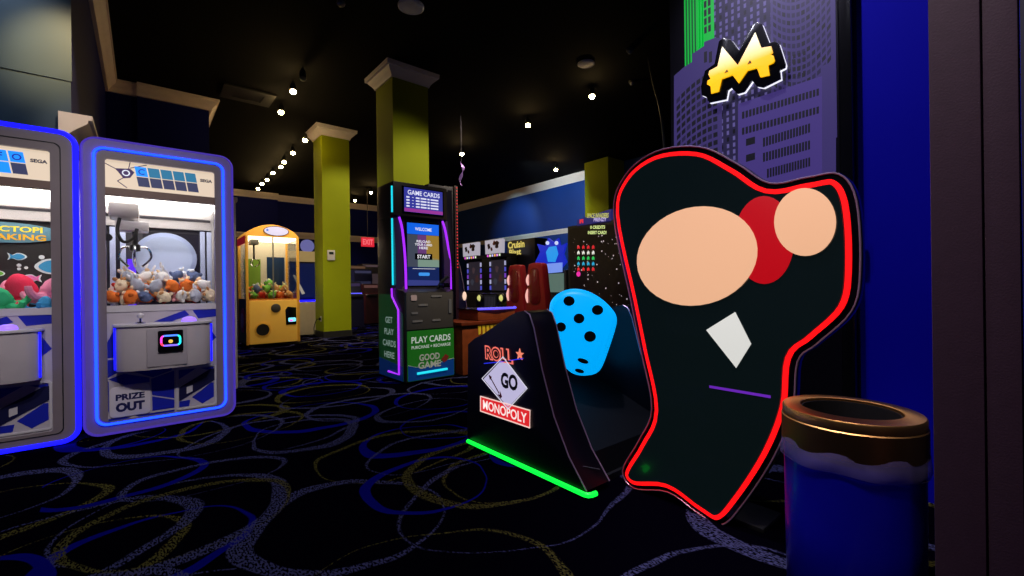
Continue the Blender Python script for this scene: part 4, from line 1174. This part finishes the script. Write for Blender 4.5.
# ------------------------------------------------------------------ trash can
def trash_can():
    t = thing('trash_can', 'round dark blue trash can with a brass ring lid and a plastic liner', 'trash can', (1.812, .421, 0))
    MB().lathe([(.178, 0), (.185, .01), (.189, .30), (.190, .58), (.184, .58), (.178, .05), (0.0, .04)], (0, 0, 0), 48).build('body', M('can_blue', (7, 6, 165), .35, coat=.2), t)
    global BAGM
    BAGM = M('liner_plastic', (120, 110, 165), .3, noise=.2, nscale=30)
    BAGM.node_tree.nodes['Principled BSDF'].inputs['Alpha'].default_value = .42
    b = MB(); seg = 72; rr = random.Random(5); rows = []
    for i, (r_, z) in enumerate(((.190, .60), (.195, .575), (.199, .55), (.203, .53), (.199, .512), (.1915, .508))):
        rows.append([b.bm.verts.new(((r_ + .0022 * sin(k * .7 + i) * (i > 0)) * cos(2 * pi * k / seg), (r_ + .0022 * sin(k * .7 + i) * (i > 0)) * sin(2 * pi * k / seg), z + (.004 * sin(k * .21) + .003 * sin(k * .52 + 1)) * (i > 1))) for k in range(seg)])
    for i in range(5):
        for k in range(seg):
            b._f([rows[i][k], rows[i][(k + 1) % seg], rows[i + 1][(k + 1) % seg], rows[i + 1][k]], 0, True)
    b.build('liner_bag', BAGM, t)
    brass = bpy.data.materials.new('brushed_brass'); brass.use_nodes = True
    nt = brass.node_tree; pb = nt.nodes['Principled BSDF']; pb.inputs['Base Color'].default_value = rgb((215, 165, 95)); pb.inputs['Metallic'].default_value = 1; pb.inputs['Roughness'].default_value = .38; pb.inputs['Anisotropic'].default_value = .6
    tc = nt.nodes.new('ShaderNodeTexCoord'); mp = nt.nodes.new('ShaderNodeMapping'); mp.inputs['Scale'].default_value = (60, 60, 1.5)
    nz = nt.nodes.new('ShaderNodeTexNoise'); nz.inputs['Scale'].default_value = 3
    bp = nt.nodes.new('ShaderNodeBump'); bp.inputs['Strength'].default_value = .12; bp.inputs['Distance'].default_value = .002
    nt.links.new(tc.outputs['Object'], mp.inputs[0]); nt.links.new(mp.outputs[0], nz.inputs[0]); nt.links.new(nz.outputs['Fac'], bp.inputs['Height']); nt.links.new(bp.outputs[0], pb.inputs['Normal'])
    MB().lathe([(.196, .562), (.196, .645), (.193, .648), (.193, .674), (.189, .679), (.142, .683), (.138, .680), (.138, .66), (.136, .66), (.19, .57)], (0, 0, 0), 64, closed=True).build('lid_ring', brass, t)
    MB().lathe([(.1355, .45), (.1355, .672), (.132, .672), (.132, .452), (0.0, .451), (0.0, .45)], (0, 0, 0), 48).build('inner_bucket', blackm, t)


trash_can()

# ------------------------------------------------------------------ right-hand background games
# tall navy cabinet with a column of red bead lights, right of the kiosk
t = thing('arcade_cabinet', 'tall navy arcade cabinet with a column of red bead lights behind the kiosk', 'arcade cabinet', (3.55, 5.6, 0))
fp_ = [(444, 186), (457.5, 187), (457.5, 256), (461, 268), (464, 284), (466.5, 300), (469, 318), (469, 345)]
prof = [(atY(*p, 5.5).x, atY(*p, 5.5).z) for p in fp_]
prof = [(prof[0][0] - .25, .02), (prof[0][0] - .25, prof[0][1])] + prof + [(prof[-1][0], .02)]
MB().prism(prof, 'XZ', 5.5, 6.2, bev=.012).build('body', M('cab_navy', (9, 7, 46), .45), t, world=True)
t.location.x = prof[0][0] + .3
for o in t.children:
    o.location = Vector((3.55 - t.location.x, 5.6 - t.location.y, 0))
q = atY(466, 296, 5.45)
MB().ball((q.x, 5.49, q.z), .045, (.8, .35, 1.5)).build('side_lamp', E('lamp_peach', (255, 215, 190), .9), t, world=True)
q0 = prof
MB().tube(catmull([(p[0] - .02, 5.492, p[1]) for p in prof[4:]], 3, False), .006).build('edge_trim', M('trim_mauve', (190, 160, 185), .3, metal=.6), t, world=True)
t2 = thing('bead_light_column', 'slim column strung with red bead lights under a twisted foil streamer', 'light column', (4.2, 6.55, 0))
bx = atY(456, 190, 5.44)
t2.location = (bx.x, 5.44, 0)
MB().box(bx.x - .035, bx.x + .02, 5.425, 5.47, 0, atY(456, 186, 5.44).z, bev=.004).build('post', M('post_dark', (40, 8, 30), .5), t2, world=True)
for k in range(26):
    MB().ball((bx.x, 5.42, atY(456, 188, 5.44).z - k * .046), .010, sub=1).build('bead', E('bead_red', (255, 50, 55), .9), t2, world=True)
# streamer
t3 = thing('foil_streamer', 'twisted white and purple foil streamer hanging above the bead light column', 'streamer', (4.25, 6.42, 2.85))
b = MB(); n = 40; rows = []
for k in range(n + 1):
    z = 2.86 + .42 * k / n; a = k / n * 7.5; w = .022 * sin(pi * (k + 3) / (n + 6)) + .006; off = .05 * sin(k / n * 7)
    rows.append([b.bm.verts.new((4.25 + s * w * cos(a), 6.43 + off + s * w * sin(a), z)) for s in (-1, 1)])
for k in range(n):
    b._f([rows[k][0], rows[k][1], rows[k + 1][1], rows[k + 1][0]], 0, True)
o = b.build('ribbon', M('foil_mauve', (190, 150, 215), .25, metal=.6, emit=(150, 110, 190), es=.2), t3, world=True)
sm = o.modifiers.new('thick', 'SOLIDIFY'); sm.thickness = .004
MB().tube([(4.25, 6.43, 3.27), (4.25, 6.43, CH - .005)], .003, seg=5).build('hanging_line', rubber, t3, world=True)

# wooden crate style cabinet
t = thing('wooden_counter', 'orange stained wooden counter with a raised barrel top ringed in blue light', 'counter', (3.7, 4.9, 0))
MB().box(3.06, 4.0, 4.66, 5.25, .0, .62, bev=.008).build('base', wood, t, world=True)
MB().box(3.03, 4.03, 4.63, 5.28, .62, .66, bev=.006).build('ledge', M('wood_dark', (118, 50, 24), .35, noise=.3, nscale=14), t, world=True)
tp = MB().prism([(3.36, 4.74), (3.92, 4.66), (4.02, 4.80), (4.0, 5.2), (3.36, 5.2)], 'XY', .661, .80, bev=.01).build('raised_top', wood, t, world=True)
MB().tube([(3.35, 4.735, .815), (3.64, 4.67, .815), (3.93, 4.65, .815), (4.03, 4.80, .815)], .014).build('rim_light', E('rim_indigo', (90, 80, 255), 1.5), tp, world=True)
b = MB(); b.box(3.33, 4.01, 4.73, 5.21, .801, .812); b.build('table_top', black, tp, world=True)
b = MB()
for k in range(9):
    x = 3.30 + .066 * k
    b.prism([(x, .60), (x + .045, .60), (x + .04, .50 - .02 * (k % 2)), (x + .006, .49)], 'XZ', 4.652, 4.659)
b.build('yellow_fringe', M('fringe_yellow', (215, 175, 40), .5, emit=(215, 175, 40), es=.25), t, world=True)

# two gallery shooting cabinets with bright marquees
def shooting_cabinet(yc, label):
    t = thing('shooting_cabinet', label, 'arcade cabinet', (7.55, yc, 0), group='video cabinets with white marquees')
    W = .37
    MB().box(.0, .5, -W, W, .0, .95, bev=.02).build('base', blackm, t)
    MB().box(.12, .5, -W, W, .951, 1.93, bev=.015).build('monitor_housing', blackm, t)
    MB().box(.105, .119, -W + .07, W - .07, 1.0, 1.86).build('screen', E('screen_smoke', (48, 42, 52), .6), t)
    for k, (y, z, s_) in enumerate(((.05, 1.6, .10), (-.12, 1.35, .12), (.12, 1.25, .10))):
        MB().prism([(y + s_ * cos(2 * pi * i / 7 + k) * (.6 + .4 * (i % 2)), z + s_ * sin(2 * pi * i / 7 + k)) for i in range(7)], 'YZ', .1, .1045).build('screen_blot', E('blot_%d' % k, ((78, 60, 66), (70, 44, 44), (62, 64, 78))[k], .6), t)
    b = MB(); b.box(-.05, .5, -W, W, 1.931, 2.03); b.build('marquee_shelf', blackm, t)
    for k, cc in enumerate(((220, 240, 200), (240, 150, 240), (255, 180, 110), (190, 190, 255), (240, 240, 200), (225, 90, 220))):
        MB().box(-.058, -.051, -W + .05 + k * .108, -W + .11 + k * .108, 1.95, 2.01).build('marquee_lamp', E('mlamp_%d' % k, cc, 1.0), t)
    mq = MB().prism([(-W, 2.031), (W, 2.031), (W + .02, 2.42), (-W - .02, 2.42)], 'YZ', -.05, .06, bev=.008).build('marquee', E('marquee_pale', (196, 190, 205), .7), t)
    for k, (y, z, s_) in enumerate(((.20, 2.24, .09), (-.05, 2.32, .08), (-.17, 2.27, .12), (.07, 2.16, .06))):
        MB().prism([(y + s_ * cos(2 * pi * i / 9 + k) * (.55 + .45 * (i % 2)), z + s_ * .9 * sin(2 * pi * i / 9 + k)) for i in range(9)], 'YZ', -.056, -.051).build('marquee_figure', M('fig_%d' % (k % 2), ((60, 36, 46), (120, 62, 44))[k % 2], .6), mq)
    for s_ in (-1, 1):
        for k in range(5):
            MB().box(.08, .11, s_ * (W - .03) - .02, s_ * (W - .03) + .02, 1.02 + k * .17, 1.14 + k * .17).build('side_lamp', E('slamp_%d' % (k % 3), ((90, 90, 220), (190, 190, 230), (130, 70, 210))[k % 3], .7), t)
    return t


shooting_cabinet(atX(463, 250, 7.5).y - .37, 'dark video cabinet with a white marquee, the one nearer the kiosk')
shooting_cabinet(atX(485.3, 250, 7.5).y - .37, 'dark video cabinet with a white marquee, the one nearer the red seats')

# jeep style cabinet front
t = thing('jeep_ride_cabinet', 'black jeep-shaped driving cabinet with two round yellow headlights', 'arcade cabinet', (6.5, 8.6, 0))
r0 = lambda px, py: atX(px, py, 6.5)
MB().prism([(7.85, .25), (9.30, .25), (9.30, .78), (9.15, .95), (8.0, .95), (7.85, .80)], 'YZ', 6.52, 7.3, bev=.04).build('bonnet', black, t, world=True)
gc = r0(490, 302)
g = MB().box(6.49, 6.519, gc.y - .24, gc.y + .24, gc.z - .18, gc.z + .17, bev=.006).build('grille', M('grille_steel', (52, 56, 70), .35, metal=.5), t, world=True)
for k in range(7):
    MB().box(6.484, 6.4895, gc.y - .2 + k * .06, gc.y - .17 + k * .06, gc.z - .15, gc.z + .13).build('grille_bar', M('bar_steel', (110, 116, 135), .3, metal=.6), g, world=True)
for px in (480, 502):
    q = r0(px, 298)
    h = MB().lathe([(.10, 0), (.10, -.05), (.085, -.06), (.08, -.03)], (6.519, q.y, q.z), 20, axis='X').build('headlight_rim', charcoal, t, world=True)
    MB().lathe([(.082, 0), (.082, -.01), (.055, -.05), (.0, -.062)], (6.50, q.y, q.z), 20, axis='X').build('headlight_lens', E('lens_yellow', (225, 225, 130), .8), h, world=True)
for y in (8.05, 9.1):
    MB().lathe([(.30, 0), (.30, .2), (.16, .21), (.16, -.01)], (6.55, y, .30), 24, axis='X', closed=True).build('wheel', rubber, t, world=True)
MB().box(6.46, 6.55, 7.9, 9.25, .32, .45, bev=.02).build('bumper', charcoal, t, world=True)

# racing seats and the script sign over them
def racing_seat(px0, px1, pyt, pyb, X, label):
    a, c = atX((px0 + px1) / 2, pyb, X), atX((px0 + px1) / 2, pyt, X)
    t = thing('racing_chair', label, 'racing seat', (X, a.y, 0), group='racing game seats')
    h = c.z
    out = [(-.27, .35), (.27, .35), (.29, .8), (.25, 1.15), (.20, h - .06), (.12, h), (-.12, h), (-.20, h - .06), (-.25, 1.15), (-.29, .8)]
    MB().prism(catmull(out, 3), 'YZ', -.05, .12, bev=.04).build('backrest', redleather, t)
    MB().box(.12, .62, -.27, .27, .32, .5, bev=.05).build('seat', redleather, t)
    MB().prism(catmull([(-.14, .8), (.14, .8), (.13, 1.2), (.1, h - .12), (-.1, h - .12), (-.13, 1.2)], 3), 'YZ', -.062, -.051, bev=.004).build('back_shell', M('shell_red', (96, 10, 20), .25, coat=.4), t)
    for z0, z1, y in ((.50, .68, .20), (.72, .86, .175)):
        MB().tube(catmull([(-.066, y, h * z0), (-.072, y + .02, h * (z0 + z1) / 2), (-.066, y - .01, h * z1)], 4, False), .022, rads=[.008, .016, .022, .026, .026, .024, .02, .014, .006]).build('gloss_streak', E('gloss_rose', (255, 190, 180), .9), t)  # gloss highlight on the vinyl, shaped as glowing streaks
    MB().box(-.1, .7, -.3, .3, 0, .31, bev=.02).build('pedestal', blackm, t)
    return t


racing_seat(508, 525, 265, 310, 6.3, 'glossy red racing seat beside the jeep-shaped cabinet')
racing_seat(528, 546, 263, 311, 5.9, 'glossy red racing seat nearest the giant die')

t = thing('racing_cabinet', 'dark racing cabinet with a yellow script sign above the red seats', 'arcade cabinet', (8.0, 9.2, 0))
MB().box(8.1, 8.6, 8.75, 9.95, 0, 1.45, bev=.02).build('body', blackm, t, world=True)
MB().box(8.1, 8.6, 8.75, 9.95, 1.451, 2.42, bev=.02).build('marquee', M('marq_black', (14, 10, 24), .3), t, world=True)
b = MB()
b.text('Cruisin', atX(516, 244.5, 8.085), (0, -1, 0), (0, .0, 1), .20, .72, depth=0, bold=.035); b.text('Blast', atX(515, 252, 8.085), (0, -1, 0), (0, 0, 1), .17, .52, depth=0, bold=.035)
b.build('script_lettering', E('script_yellow', (235, 215, 110), .75), t, world=True)

t = thing('racing_cabinet', 'racing cabinet with a glowing electric blue marquee behind the red seats', 'arcade cabinet', (8.0, 8.0, 0))
MB().box(8.02, 8.7, 7.55, 8.60, 0, 1.5, bev=.02).build('body', blackm, t, world=True)
b0 = [(535, 262), (540, 252), (537, 244), (545, 246), (548, 238), (553, 242), (558, 238), (560, 246), (566, 243), (563, 254), (566, 262), (561, 268), (540, 270)]
mq = MB().prism([(atX(*p, 8.0).y, atX(*p, 8.0).z) for p in b0], 'YZ', 8.0, 8.06, bev=.006).build('marquee', E('marq_electric', (22, 40, 190), .9), t, world=True)
MB().prism([(atX(*p, 7.985).y, atX(*p, 7.985).z) for p in ((546, 252), (549, 247), (556, 246), (558, 254), (555, 262), (548, 262))], 'YZ', 7.98, 7.999, bev=.004).build('marquee_core', E('marq_cyan', (40, 150, 235), .95), mq, world=True)
for px in (547.5, 556.5):
    MB().ball(atX(px, 243, 7.98), .05).build('marquee_bulb', E('bulb_pale', (210, 220, 255), .9), mq, world=True)
b = MB(); b.prism([(atX(*p, 7.98).y, atX(*p, 7.98).z) for p in ((538, 264.5), (562, 262.5), (562, 272), (540, 274))], 'YZ', 7.975, 7.999, bev=.004); b.build('title_plate', E('title_ice', (120, 150, 240), .9), mq, world=True)
MB().box(7.99, 8.019, 7.62, 8.52, .95, 1.42).build('screen', E('screen_mint', (110, 140, 130), .5), t, world=True)

# big dark alien-shooter screen
t = thing('giant_screen_game', 'huge black arcade screen with rows of coloured pixel shapes and stars', 'arcade machine', (7.4, 6.2, 0))
X = 7.4
yl, yr = atX(568, 270, X).y, 4.9
zt = 2.45
MB().box(X, X + .35, yr, yl, .12, zt, bev=.02).build('housing', blackm, t, world=True)
MB().box(X - .006, X - .0005, yr + .06, yl - .06, .5, zt - .08).build('screen', M('led_black', (10, 6, 8), .35, emit=(10, 6, 8), es=.4), t, world=True)
MB().box(X - .3, X + .5, yr, yl, 0, .119, bev=.01).build('base', blackm, t, world=True)
b = MB(); rr = random.Random(2)
for k in range(90):
    y, z = rr.uniform(yr + .1, yl - .1), rr.uniform(.55, zt - .3); s_ = rr.choice((.008, .012, .018))
    b.poly([(X - .0072, y - s_, z), (X - .0072, y, z - s_), (X - .0072, y + s_, z), (X - .0072, y, z + s_)])
b.build('star_pattern', E('star_white', (220, 205, 215), .75), t, world=True)
cols = [(220, 40, 50), (235, 235, 225), (40, 200, 90), (40, 170, 215), (225, 45, 50)]
for r_ in range(5):
    mt = E('alien_%d' % r_, cols[r_], .85)
    for k in range(4):
        q = atX(578.5 + k * 4.9, 247.5 + r_ * 5.5, X - .008)
        b = MB(); s_ = .022
        for (i, j) in ((-1, 1), (0, 1), (1, 1), (-1, 0), (0, 0), (1, 0), (0, 2), (-1, -1), (1, -1)):
            b.box(X - .012, X - .0075, q.y + (i - .5) * s_ * .98, q.y + (i + .5) * s_ * .98, q.z + (j - .5) * s_ * .9, q.z + (j + .5) * s_ * .9)
        bmesh.ops.remove_doubles(b.bm, verts=b.bm.verts[:], dist=.0008)
        b.build('pixel_shape', mt, t, world=True)
q = atX(578.5, 274, X - .008)
MB().prism([(q.y + .06 * cos(2 * pi * k / 8), q.z + .06 * sin(2 * pi * k / 8)) for k in range(8)], 'YZ', X - .012, X - .0075).build('pixel_burst', E('burst_pink', (240, 50, 170), .85), t, world=True)
mq = MB().slab([atX(577, 220, X), atX(611, 209, X), atX(611, 222, X), atX(577, 226.5, X)], (.12, 0, 0)).build('marquee', E('marq_indigo', (42, 40, 110), .7), t, world=True)
b = MB(); c = atX(598, 216.5, X - .004)
b.text('SPACE INVADERS', atX(597.5, 215.5, X - .006), (0, -1, -.12), (0, -.12, 1), .10, .58, depth=0, bold=.03)
b.build('lettering', E('marq_yellow', (205, 205, 110), .8), mq, world=True)
b = MB(); b.text('FRENZY', atX(600, 219.5, X - .006), (0, -1, -.1), (0, -.1, 1), .075, .34, depth=0, bold=.03); b.build('lettering', E('marq_lilac', (205, 190, 245), .8), mq, world=True)
b = MB(); c = atX(581.5, 221.3, X - .006)
for (i, j) in ((-1, 1), (1, 1), (-1, 0), (0, 0), (1, 0), (0, 1), (-1, -1), (1, -1)):
    b.box(X - .01, X - .005, c.y + (i - .5) * .035, c.y + (i + .5) * .035, c.z + (j - .5) * .03, c.z + (j + .5) * .03)
bmesh.ops.remove_doubles(b.bm, verts=b.bm.verts[:], dist=.0008)
b.build('red_emblem', E('marq_red', (225, 50, 70), .85), mq, world=True)
b = MB(); b.text('0 CREDITS', atX(597.5, 227.2, X - .0085), (0, -1, -.1), (0, -.08, 1), .072, .40, depth=0, bold=.04)
b.text('INSERT CARD!', atX(597, 232.5, X - .0085), (0, -1, -.1), (0, -.08, 1), .072, .50, depth=0, bold=.04); b.build('credit_lettering', E('credit_green', (215, 235, 150), .85), t, world=True)

# far hall between the two pillars
t = thing('exit_sign', 'red lit exit sign hanging in the far hall between the green pillars', 'sign', (6.4, 16, 2.65))
MB().box(-.24, .24, -.03, .03, 0, .34, bev=.01).build('case', E('exit_red', (235, 40, 60), .8), t)
b = MB(); b.text('EXIT', (0, -.031, .17), (1, 0, 0), (0, 0, 1), .2, .38, depth=.001, bold=.02); b.build('lettering', E('exit_letter', (255, 120, 130), .9), t)
MB().tube([(0, 0, .34), (0, 0, CH - 2.65 - .005)], .012).build('drop_rod', charcoal, t)


def far_cabinet(px, Y, w, h, colr, scr, label, led=None):
    q = atY(px, 300, Y)
    t = thing('arcade_cabinet', label, 'arcade cabinet', (q.x, Y, 0))
    mt = M('far_' + label[:18], colr, .45)
    side = [(.0, .02), (.8, .02), (.8, h), (.25, h), (.18, h - .35), (.28, 1.0), (.02, .9)]
    MB().prism(side, 'YZ', -w / 2, w / 2, bev=.012).build('body', mt, t)
    MB().slab([(-w / 2 + .06, .19, h - .40), (w / 2 - .06, .19, h - .40), (w / 2 - .06, .27, 1.06), (-w / 2 + .06, .27, 1.06)], (0, -.02, 0)).build('screen', E('fs_' + label[:18], scr, .5), t)
    MB().box(-w / 2 + .03, w / 2 - .03, .225, .249, h - .24, h - .04).build('marquee', E('fm_' + label[:18], tuple(min(255, x * 1.3) for x in scr), .5), t)
    MB().box(-w / 2 + .03, w / 2 - .03, -.06, .03, .86, .93, bev=.01).build('control_shelf', blackm, t)
    if led:
        MB().tube([(-w / 2 - .01, .0, .05), (-w / 2 - .01, .0, .85), (-w / 2 + .06, .0, .97), (w / 2 - .06, .0, .97)], .014).build('led_outline', led, t)
    return t


far_cabinet(352, 12.6, .7, 1.3, (14, 14, 50), (50, 40, 70), 'low cabinet outlined in blue light just right of the thermostat pillar', E('led_periwinkle', (90, 90, 255), 1.3))
far_cabinet(366, 14.6, .62, 1.75, (34, 36, 84), (52, 52, 78), 'slim slate blue cabinet under the exit sign')
far_cabinet(374, 13.4, .5, 1.25, (58, 14, 24), (90, 60, 56), 'low red cabinet seen between the two green pillars')
far_cabinet(357, 16.6, .9, 2.0, (48, 36, 32), (90, 66, 50), 'brown cabinet deep in the hall left of the exit sign')
far_cabinet(376, 17.2, .9, 2.1, (40, 34, 34), (74, 60, 64), 'grey brown cabinet deep in the hall right of the exit sign')
far_cabinet(452, 12.5, .9, 1.9, (30, 30, 60), (80, 80, 120), 'dark cabinet glimpsed past the bead light column')

# ------------------------------------------------------------------ ceiling fixtures
def speaker_disc(px, py, r, label):
    q = atz(px, py, CH - .03)
    t = thing('ceiling_speaker', label, 'ceiling speaker', (q.x, q.y, CH))
    MB().lathe([(r, -.001), (r, -.02), (r * .9, -.03), (r * .86, -.022)], (0, 0, 0), 28).build('rim', M('speaker_white', (235, 230, 238), .5), t)
    MB().lathe([(r * .86, -.0225), (r * .5, -.034), (0.0, -.036)], (0, 0, 0), 28).build('grille', M('speaker_grille', (235, 230, 238), .6, bump=.4, bscale=200), t)


speaker_disc(411, 8, .17, 'round white ceiling speaker above the near green pillar')
speaker_disc(586, 65, .14, 'round white ceiling speaker over the arcade, further right of the pillars')
q = atz(248, 95, CH)
t = thing('ceiling_vent', 'dim square air vent in the black ceiling left of the spotlights', 'vent', (q.x, q.y, CH))
MB().ring([(-.42, -.34), (.42, -.34), (.42, .34), (-.42, .34)], [(-.24, -.18), (.24, -.18), (.24, .18), (-.24, .18)], 'XY', -.03, -.002).build('frame', M('vent_grey', (20, 20, 20), .6), t)
MB().box(-.238, .238, -.178, .178, -.02, -.002).build('grille', blackm, t)

spots = [  # px, py, lit, label
    (303, 77, 0, 'unlit ceiling spotlight ahead of the two nearer lit ones'), (293, 90, 1, 'lit spotlight, upper of the two in front of the long row'), (281, 111, 1, 'lit spotlight, lower of the two in front of the long row'),
    (305, 139, 1, 'lit spotlight at the near end of the long row, beside the pillar capital'), (293, 152, 1, 'lit spotlight, second from the pillar capital in the long row'), (284, 161, 1, 'lit spotlight, third from the pillar capital in the long row'),
    (281, 166, 1, 'lit spotlight, fourth from the pillar capital in the long row'), (273, 172, 1, 'lit spotlight, fifth from the pillar capital in the long row'), (267, 179, 1, 'lit spotlight, sixth from the pillar capital in the long row'),
    (262, 183, 1, 'lit spotlight, second from the far end of the long row'), (258, 188, 1, 'lit spotlight at the far end of the long row'),
    (371, 192, 1, 'small lit spotlight above the exit sign, nearer the kiosk pillar'), (355, 200, 1, 'small lit spotlight above the exit sign, nearer the thermostat pillar'),
    (592, 95, 1, 'lit spotlight below the further round ceiling speaker'), (528, 124, 1, 'lit spotlight midway along the right ceiling row'), (462, 153, 1, 'lit spotlight above the twisted foil streamer'), (556, 169, 1, 'lit spotlight in front of the blue wall crown moulding'),
    (341, 1, 0, 'unlit amber spotlight at the top edge near the ceiling speaker')]
proto = {}
ZL = 4.65
for (px, py, on, lab) in spots:
    zl = 4.35 if (px, py) == (305, 139) else ZL
    q = atz(px, py, zl)
    if on not in proto:
        t = thing('spotlight', lab, 'spotlight', q, group='ceiling spotlights')
        tilt = Matrix.Rotation(radians(28), 4, 'Y')
        MB().lathe([(.028, .12), (.04, .11), (.055, .03), (.055, .0), (.05, .0), (.045, .03)], (0, 0, 0), 16).build('housing', M('lamp_black', (16, 16, 16), .5), t)
        MB().ball((0, 0, -.03), .052, (1, 1, .8)).build('bulb', E('bulb_warm', (255, 214, 140), 120.0) if on else M('bulb_off', (120, 110, 100), .3), t)
        MB().tube([(0, 0, .12), (0, 0, CH - ZL - .005)], .012).build('stem', M('lamp_black', (16, 16, 16), .5), t)
        proto[on] = t
    else:
        dup(proto[on], q, label=lab)
# thin cable and little hooks near the backdrop
t = thing('hanging_cable', 'thin dark cable dropping from the ceiling to the black board', 'cable', atz(648, 58, CH))
e0, e1 = atz(648, 58, CH - .01), atX(664, 142, 3.6)
MB().tube(catmull([e0, (e0 * .6 + e1 * .4), e1, Vector((e1.x + .05, e1.y, .6))], 6, False), .011).build('cable', M('cable_grey', (80, 78, 80), .5), t, world=True)
for k, (px, py, lab) in enumerate(((630, 49, 'small dim dome camera on the ceiling right of the far speaker'), (632, 81, 'tiny dim ceiling fixture beside the thin cable'), (675, 17, 'tiny pale ceiling fixture beside the green tower print'))):
    q = atz(px, py, CH)
    t = thing('ceiling_camera', lab, 'ceiling camera', (q.x, q.y, CH))
    MB().lathe([(.06, -.001), (.06, -.03), (.045, -.035)], (0, 0, 0), 16).build('mount', M('cam_grey', (60, 60, 62), .5), t)
    MB().ball((0, 0, -.04), .042).build('dome', M('cam_dome', (120, 120, 125), .15), t)

# ------------------------------------------------------------------ lights
def spot(name, loc, target, energy, colr, size=75, blend=.6, rad=.06):
    d = bpy.data.lights.new(name, 'SPOT'); d.energy = energy; d.color = colr; d.spot_size = radians(size); d.spot_blend = blend; d.shadow_soft_size = rad
    o = bpy.data.objects.new(name, d); COL.objects.link(o); o.location = loc
    o.rotation_euler = (Vector(target) - Vector(loc)).to_track_quat('-Z', 'Y').to_euler()
    return o


def point(name, loc, energy, colr, rad=.1):
    d = bpy.data.lights.new(name, 'POINT'); d.energy = energy; d.color = colr; d.shadow_soft_size = rad
    o = bpy.data.objects.new(name, d); COL.objects.link(o); o.location = loc
    return o


warm = (1, .84, .6)
for i, (px, py, on, lab) in enumerate(spots):
    if not on or (px, py) == (305, 139): continue
    q = atz(px, py, ZL - .13)
    spot('spot_lamp', q, (q.x, q.y, 0), 110, warm, 115, .8)
# unseen spots without fixtures, mostly added to brighten single objects
spot('spot_pier', (-.05, 3.9, 4.45), (-.58, 5.46, 3.16), 620, (1, .70, .30), 21, 1.0)
spot('spot_crown', (.3, 3.4, 4.5), (-.4, 5.42, 2.58), 260, (1, .8, .55), 13, .9)
spot('spot_pier', (-1.1, 4.6, 4.6), (-1.2, 5.46, 3.2), 90, (.7, .85, 1), 70, 1.0)
spot('spot_pillar', (5.4, 4.4, 4.6), (3.5, 6.9, 1.9), 380, warm, 55, .6)
spot('spot_pillar', (3.6, 3.6, 4.6), (3.3, 6.9, 2.4), 110, warm, 50, .6)
spot('spot_pillar_far', (4.6, 8.2, 4.6), (3.4, 10.5, 2.2), 260, warm, 60, .6)
spot('spot_blue_pier', (1.5, 1.5, 4.6), (3.0, .35, .6), 280, (.75, .7, 1), 65, .7)
spot('spot_can', (.1, .5, 4.6), (1.8, .45, .6), 260, (1, .85, .75), 30, .8)
spot('spot_jamb', (.1, -.3, 4.6), (1.5, .1, .7), 95, (.8, .6, 1), 50, .7)
spot('spot_wall', (7.8, 9.6, 4.5), (11.1, 10.4, 3.6), 420, (.7, .9, 1), 70, .8)
spot('spot_wall', (9.3, 12.5, 4.4), (11.1, 12.9, 3.4), 110, (.5, .85, 1), 80, .8)
spot('spot_claw', (-.6, .5, 4.3), (-.7, 4.5, .9), 210, (1, .92, .95), 38, .8)
spot('spot_claw', (.5, .4, 4.3), (.2, 4.5, .9), 210, (1, .92, .95), 38, .8)
spot('spot_kiosk', (2.6, 2.6, 4.6), (2.6, 4.7, 1.0), 110, (1, .92, .9), 45, .8)
spot('spot_counter', (3.9, 2.6, 4.4), (3.6, 4.8, .5), 400, warm, 50, .8)
spot('spot_yellow', (2.2, 7.6, 4.6), (2.0, 9.7, .8), 160, warm, 50, .8)
spot('spot_seats', (4.0, 6.0, 4.4), (6.2, 7.2, 1.0), 420, (1, .8, .8), 55, .8)
for p in ((1.0, 2.2, 4.6), (.2, .8, 4.6)):
    spot('spot_entry', p, (p[0], p[1], 0), 90, (.8, .8, 1), 120, .9)

w = bpy.data.worlds.new('world'); scn.world = w; w.use_nodes = True
w.node_tree.nodes['Background'].inputs['Color'].default_value = (.10, .10, .35, 1)
w.node_tree.nodes['Background'].inputs['Strength'].default_value = .04

scn.view_settings.view_transform = 'Standard'
scn.view_settings.look = 'None'
scn.view_settings.exposure = 0.0
scn.view_settings.gamma = 1.0
scn.view_settings.use_curve_mapping = False
for k, t in PLUSH.items():
    if not t[1]:
        for ch in list(t[0].children): bpy.data.objects.remove(ch)
        bpy.data.objects.remove(t[0])
